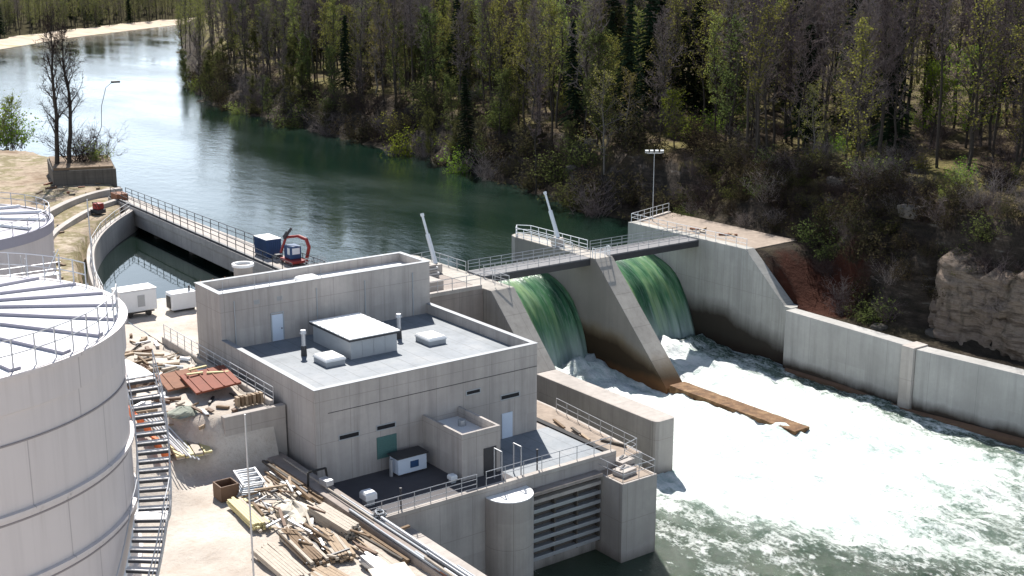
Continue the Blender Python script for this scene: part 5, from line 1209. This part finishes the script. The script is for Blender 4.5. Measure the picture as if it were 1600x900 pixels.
while n < 340 and tries < 14000:
    tries += 1
    u = rng.random(); y = 55 + 330*u**1.35; zb, zp, off, w = table(BP, y); d = off + w*.75 + 50*rng.random()**1.4
    x = bank_x(y) + d; sc = seen(x, y, rz(x,y))
    if sc is None or not (-60 < sc[0] < 1660) or sc[1] > 330 or blocks(sc): continue
    mind = 2.4 + d*.015
    if any((x-a)**2 + (y-b)**2 < mind*mind for a, b in taken): continue
    taken.append((x,y)); back = next(q[2] for q in BK if q[0] <= d-off-w*.75 < q[1])
    up = y > 140
    kind = rng.choices(['bare','leafy','conifer','olive','yellow'], [.46,.33,.05,.11,.05] if up else [.58,.24,.03,.05,.10])[0]
    wood_tree(kind, x, y, rng.uniform(.82,1.12)*(1.0), back); n += 1
# upstream bank edge: trees and shrubs leaning down to the water
n = 0; tries = 0
while n < 135 and tries < 8000:
    tries += 1
    y = 119 + 260*rng.random()**1.2; d = rng.uniform(.3, 13); x = bank_x(y)+d; 
    if any((x-a)**2 + (y-b)**2 < 4.5 for a, b in taken): continue
    sc = seen(x, y, rz(x,y))
    if sc is None or not (-40 < sc[0] < 1640): continue
    taken.append((x,y)); kind = rng.choices(['bush_dark','bush_bare','olive','bare','bush_green'], [.42,.20,.22,.12,.04])[0]
    if kind in ('olive','bare') and y < 150 and d < 9: kind = 'bush_dark'
    zn = next(q for q in ZN if q[0] <= y < q[1])
    plant(kind, x, y, rz(x,y)-.2, '%s at the waterside %s' % (KD[kind], zn[2]), '%ss at the waterside, %s' % (KD[kind], zn[3]), rng.uniform(.8,1.7) if 'bush' in kind else rng.uniform(.5,.85), None, rng); n += 1
# shrubs on the dark slope below the wood
n = 0; tries = 0
while n < 150 and tries < 8000:
    tries += 1
    y = rng.uniform(42, 122); zb, zp, off, w = table(BP, y); d = off + w*(rng.random()**.8)*1.12; x = bank_x(y)+d
    if 94 < y < 117 and d < 8.5: continue
    sc = seen(x, y, rz(x,y))
    if sc is None or not (980 < sc[0] < 1640): continue
    if (42 < y < 77 and x < 108.7) or (x-106.5)**2+(y-88.5)**2 < 4: continue
    if any((x-a)**2 + (y-b)**2 < 1.6 for a, b in taken): continue
    taken.append((x,y)); top = (d-off)/w > .8; kind = rng.choices(['bush_dark','bush_bare','bush_green'], [.58,.42,0] if not top else [.30,.60,.10])[0]
    hz = 'on the upper edge of the slope' if top else 'on the dark slope'; zn = 'above the training wall' if y < 93 else 'beside the far abutment'
    plant(kind, x, y, rz(x,y)-.2, '%s %s %s' % (KD[kind], hz, zn), '%ss %s %s' % (KD[kind], hz, zn), rng.uniform(.45,1.05), None, rng); n += 1
# undergrowth on the sunlit forest floor
n = 0; tries = 0
while n < 190 and tries < 9000:
    tries += 1
    y = rng.uniform(60, 230); zb, zp, off, w = table(BP, y); d = off + w + rng.uniform(0, 45); x = bank_x(y)+d; sc = seen(x, y, rz(x,y))
    if sc is None or not (0 < sc[0] < 1640): continue
    if any((x-a)**2 + (y-b)**2 < 2 for a, b in taken): continue
    taken.append((x,y)); kind = rng.choice(['bush_bare','bush_bare','bush_bare','bush_green']); zn = next(q for q in ZN if q[0] <= y < q[1])
    plant(kind, x, y, rz(x,y)-.15, '%s under the trees %s' % (KD[kind], zn[2]), '%ss under the trees, %s' % (KD[kind], zn[3]), rng.uniform(.55,1.15), None, rng); n += 1

# the far woods that read as one mass
def mass(name, spots, label):
    import numpy as np
    vs = []; fs = []; mi = []; base = 0; slots = [M['bark'], M['twig'], M['leaf_spring'], M['needle'], M['leaf_olive']]
    ix = {m.name: i for i, m in enumerate(slots)}; ix['dark_twigs'] = 1; cache = {}
    L_v = []; L_l = []; L_m = []; tot = 0
    for kind, x, y, z, s_, a in spots:
        vlist = V[kind]; k = int(abs(x*7+y*3)) % len(vlist)
        for me in vlist[k]:
            if me is None: continue
            if me.name not in cache:
                nv = len(me.vertices); c = np.empty(nv*3); me.vertices.foreach_get('co', c); npoly = len(me.polygons); l = np.empty(len(me.loops), int); me.loops.foreach_get('vertex_index', l); m_ = np.empty(npoly, int); me.polygons.foreach_get('material_index', m_)
                l = l.reshape(-1,4)
                keep = np.arange(len(l)) % 2 != 0 if len(l) > 3000 else np.ones(len(l), bool)
                mm = np.array([ix[q.name] for q in me.materials])[m_]
                l = l[keep]; mm = mm[keep]; uq, inv = np.unique(l, return_inverse=True); cache[me.name] = (c.reshape(-1,3)[uq], inv.reshape(-1,4), mm)
            c, l, m_ = cache[me.name]; ca, sa = math.cos(a), math.sin(a)
            P = np.stack([c[:,0]*ca - c[:,1]*sa, c[:,0]*sa + c[:,1]*ca, c[:,2]], 1)*s_ + np.array([x,y,z]); L_v.append(P); L_l.append(l+tot); L_m.append(m_); tot += len(P)
    Vv = np.concatenate(L_v); Ll = np.concatenate(L_l); Mm = np.concatenate(L_m)
    me = bpy.data.meshes.new(name); me.vertices.add(len(Vv)); me.vertices.foreach_set('co', Vv.ravel()); me.loops.add(Ll.size); me.loops.foreach_set('vertex_index', Ll.ravel()); me.polygons.add(len(Ll)); me.polygons.foreach_set('loop_start', np.arange(0, Ll.size, 4)); me.polygons.foreach_set('material_index', Mm)
    for m in slots: me.materials.append(m)
    me.update(); me.validate()
    o = bpy.data.objects.new(name, me); COL.objects.link(o); tag(o, label, 'wood', None, 'stuff')
rng = random.Random(123); sp = []
for i in range(980):
    for _ in range(40):
        y = rng.uniform(20, 440); d = 27 + 135*rng.random()**1.4; x = bank_x(y)+d; sc = seen(x,y,rz(x,y))
        if sc and -60 < sc[0] < 2150: break
    sp.append((rng.choices(['bare','leafy','conifer','olive'], [.56,.30,.07,.07])[0], x, y, rz(x,y)-.2, rng.uniform(.85,1.15), rng.uniform(0,6.28)))
mass('wood', sp, 'mass of bare and dark trees filling the hillside behind')
sp = []
for i in range(330):
    y = rng.uniform(400, 930)
    if i % 2: x = bank_x(y) + rng.uniform(4, 60); z = rz(x,y)
    else:
        y = rng.uniform(540, 940); q_ = rng.uniform(17, 70); x = table(LX, y) - q_*.75; y += q_*.7; z = lz(x,y)
    sc = seen(x,y,z)
    if sc is None or not (-60 < sc[0] < 700): continue
    sp.append((rng.choices(['bare','leafy','conifer','olive'], [.22,.60,.06,.12])[0], x, y, z-.2, rng.uniform(.9,1.2), rng.uniform(0,6.28)))
for i in range(380):
    y = rng.uniform(540, 960); q_ = rng.uniform(15, 130); x = table(LX, y) - q_*.75; y += q_*.7 - 45; z = lz(x,y+45); sc = seen(x,y+45,z)
    if sc is None or not (-60 < sc[0] < 500): continue
    sp.append((rng.choices(['bare','leafy','conifer','olive'], [.2,.62,.05,.13])[0], x, y+45, z-.2, rng.uniform(.9,1.2), rng.uniform(0,6.28)))
mass('riverbank_wood', sp, 'distant green and brown wood behind the gravel bar at the river bend')

# left bank trees on the old masonry
V['dark_bare'] = [TreeGen(90+i).make(H, cb, Rr, 24, 8, 9, .34, .022, 0, 0, .85).meshes('dark', M['bark'], [M['twig_dark']]) for i, (H, cb, Rr) in enumerate(((22,.18,4.2),(20.5,.3,3.4)))]
NAMES['dark_bare'] = ('bare_tree','tree'); rng = random.Random(3)
plant('dark_bare', 56.9, 191.2, 6.9, 'dark bare tree on the old masonry wall, left of two', None, 1.0, 0, rng)
plant('dark_bare', 58.6, 191.0, 7.0, 'dark bare tree on the old masonry wall, right of two', None, .98, 1, rng)
for i, (x, y, k, s_, lb) in enumerate(((60.6,190.2,'bush_bare',1.1,'leafless shrub on the old masonry wall beside the bare trees'), (62.4,190.6,'bush_green',1.0,'pale green shrub at the end of the old masonry wall'), (63.6,192.2,'bush_bare',1.5,'leafless taller shrub at the river end of the masonry wall'), (60.0,192.5,'bush_bare',1.7,'leafless tall shrub behind the dark bare trees'))):
    plant(k, x, y, 7.0, lb, None, s_, None, rng)
plant('bright', 66.6, 252, 2.2, 'bright green bushy tree at the left edge of the river', None, .72, 0, rng)
plant('bush_green', 67.4, 251, 2.0, 'large bright green shrub at the foot of the bushy tree by the left edge', None, 2.1, 1, rng)
plant('bush_green', 66.2, 256, 2.0, 'large bright green shrub behind the bushy tree by the left edge', None, 2.5, 1, rng)
t = thing('bent_lamp', (61.8, 189.5, 7), 'thin dark bent pole with small flat lamp head by the bare trees', 'lamp')
b = MB(); b.path([(61.2,189.5,7.0),(62.2,189.5,10.0),(63.4,189.6,12.4),(63.7,189.7,15.5),(64.6,189.8,18.2),(65.6,189.9,18.9)], .045, 6); b.build('pole', M['dark_steel'], t)
b = MB(); b.obox((66.2,190.0,18.95), (1.3,.5,.3)); b.build('lamp_head', M['bird_black'], t, bevel=.04)
print('trees', cnt)
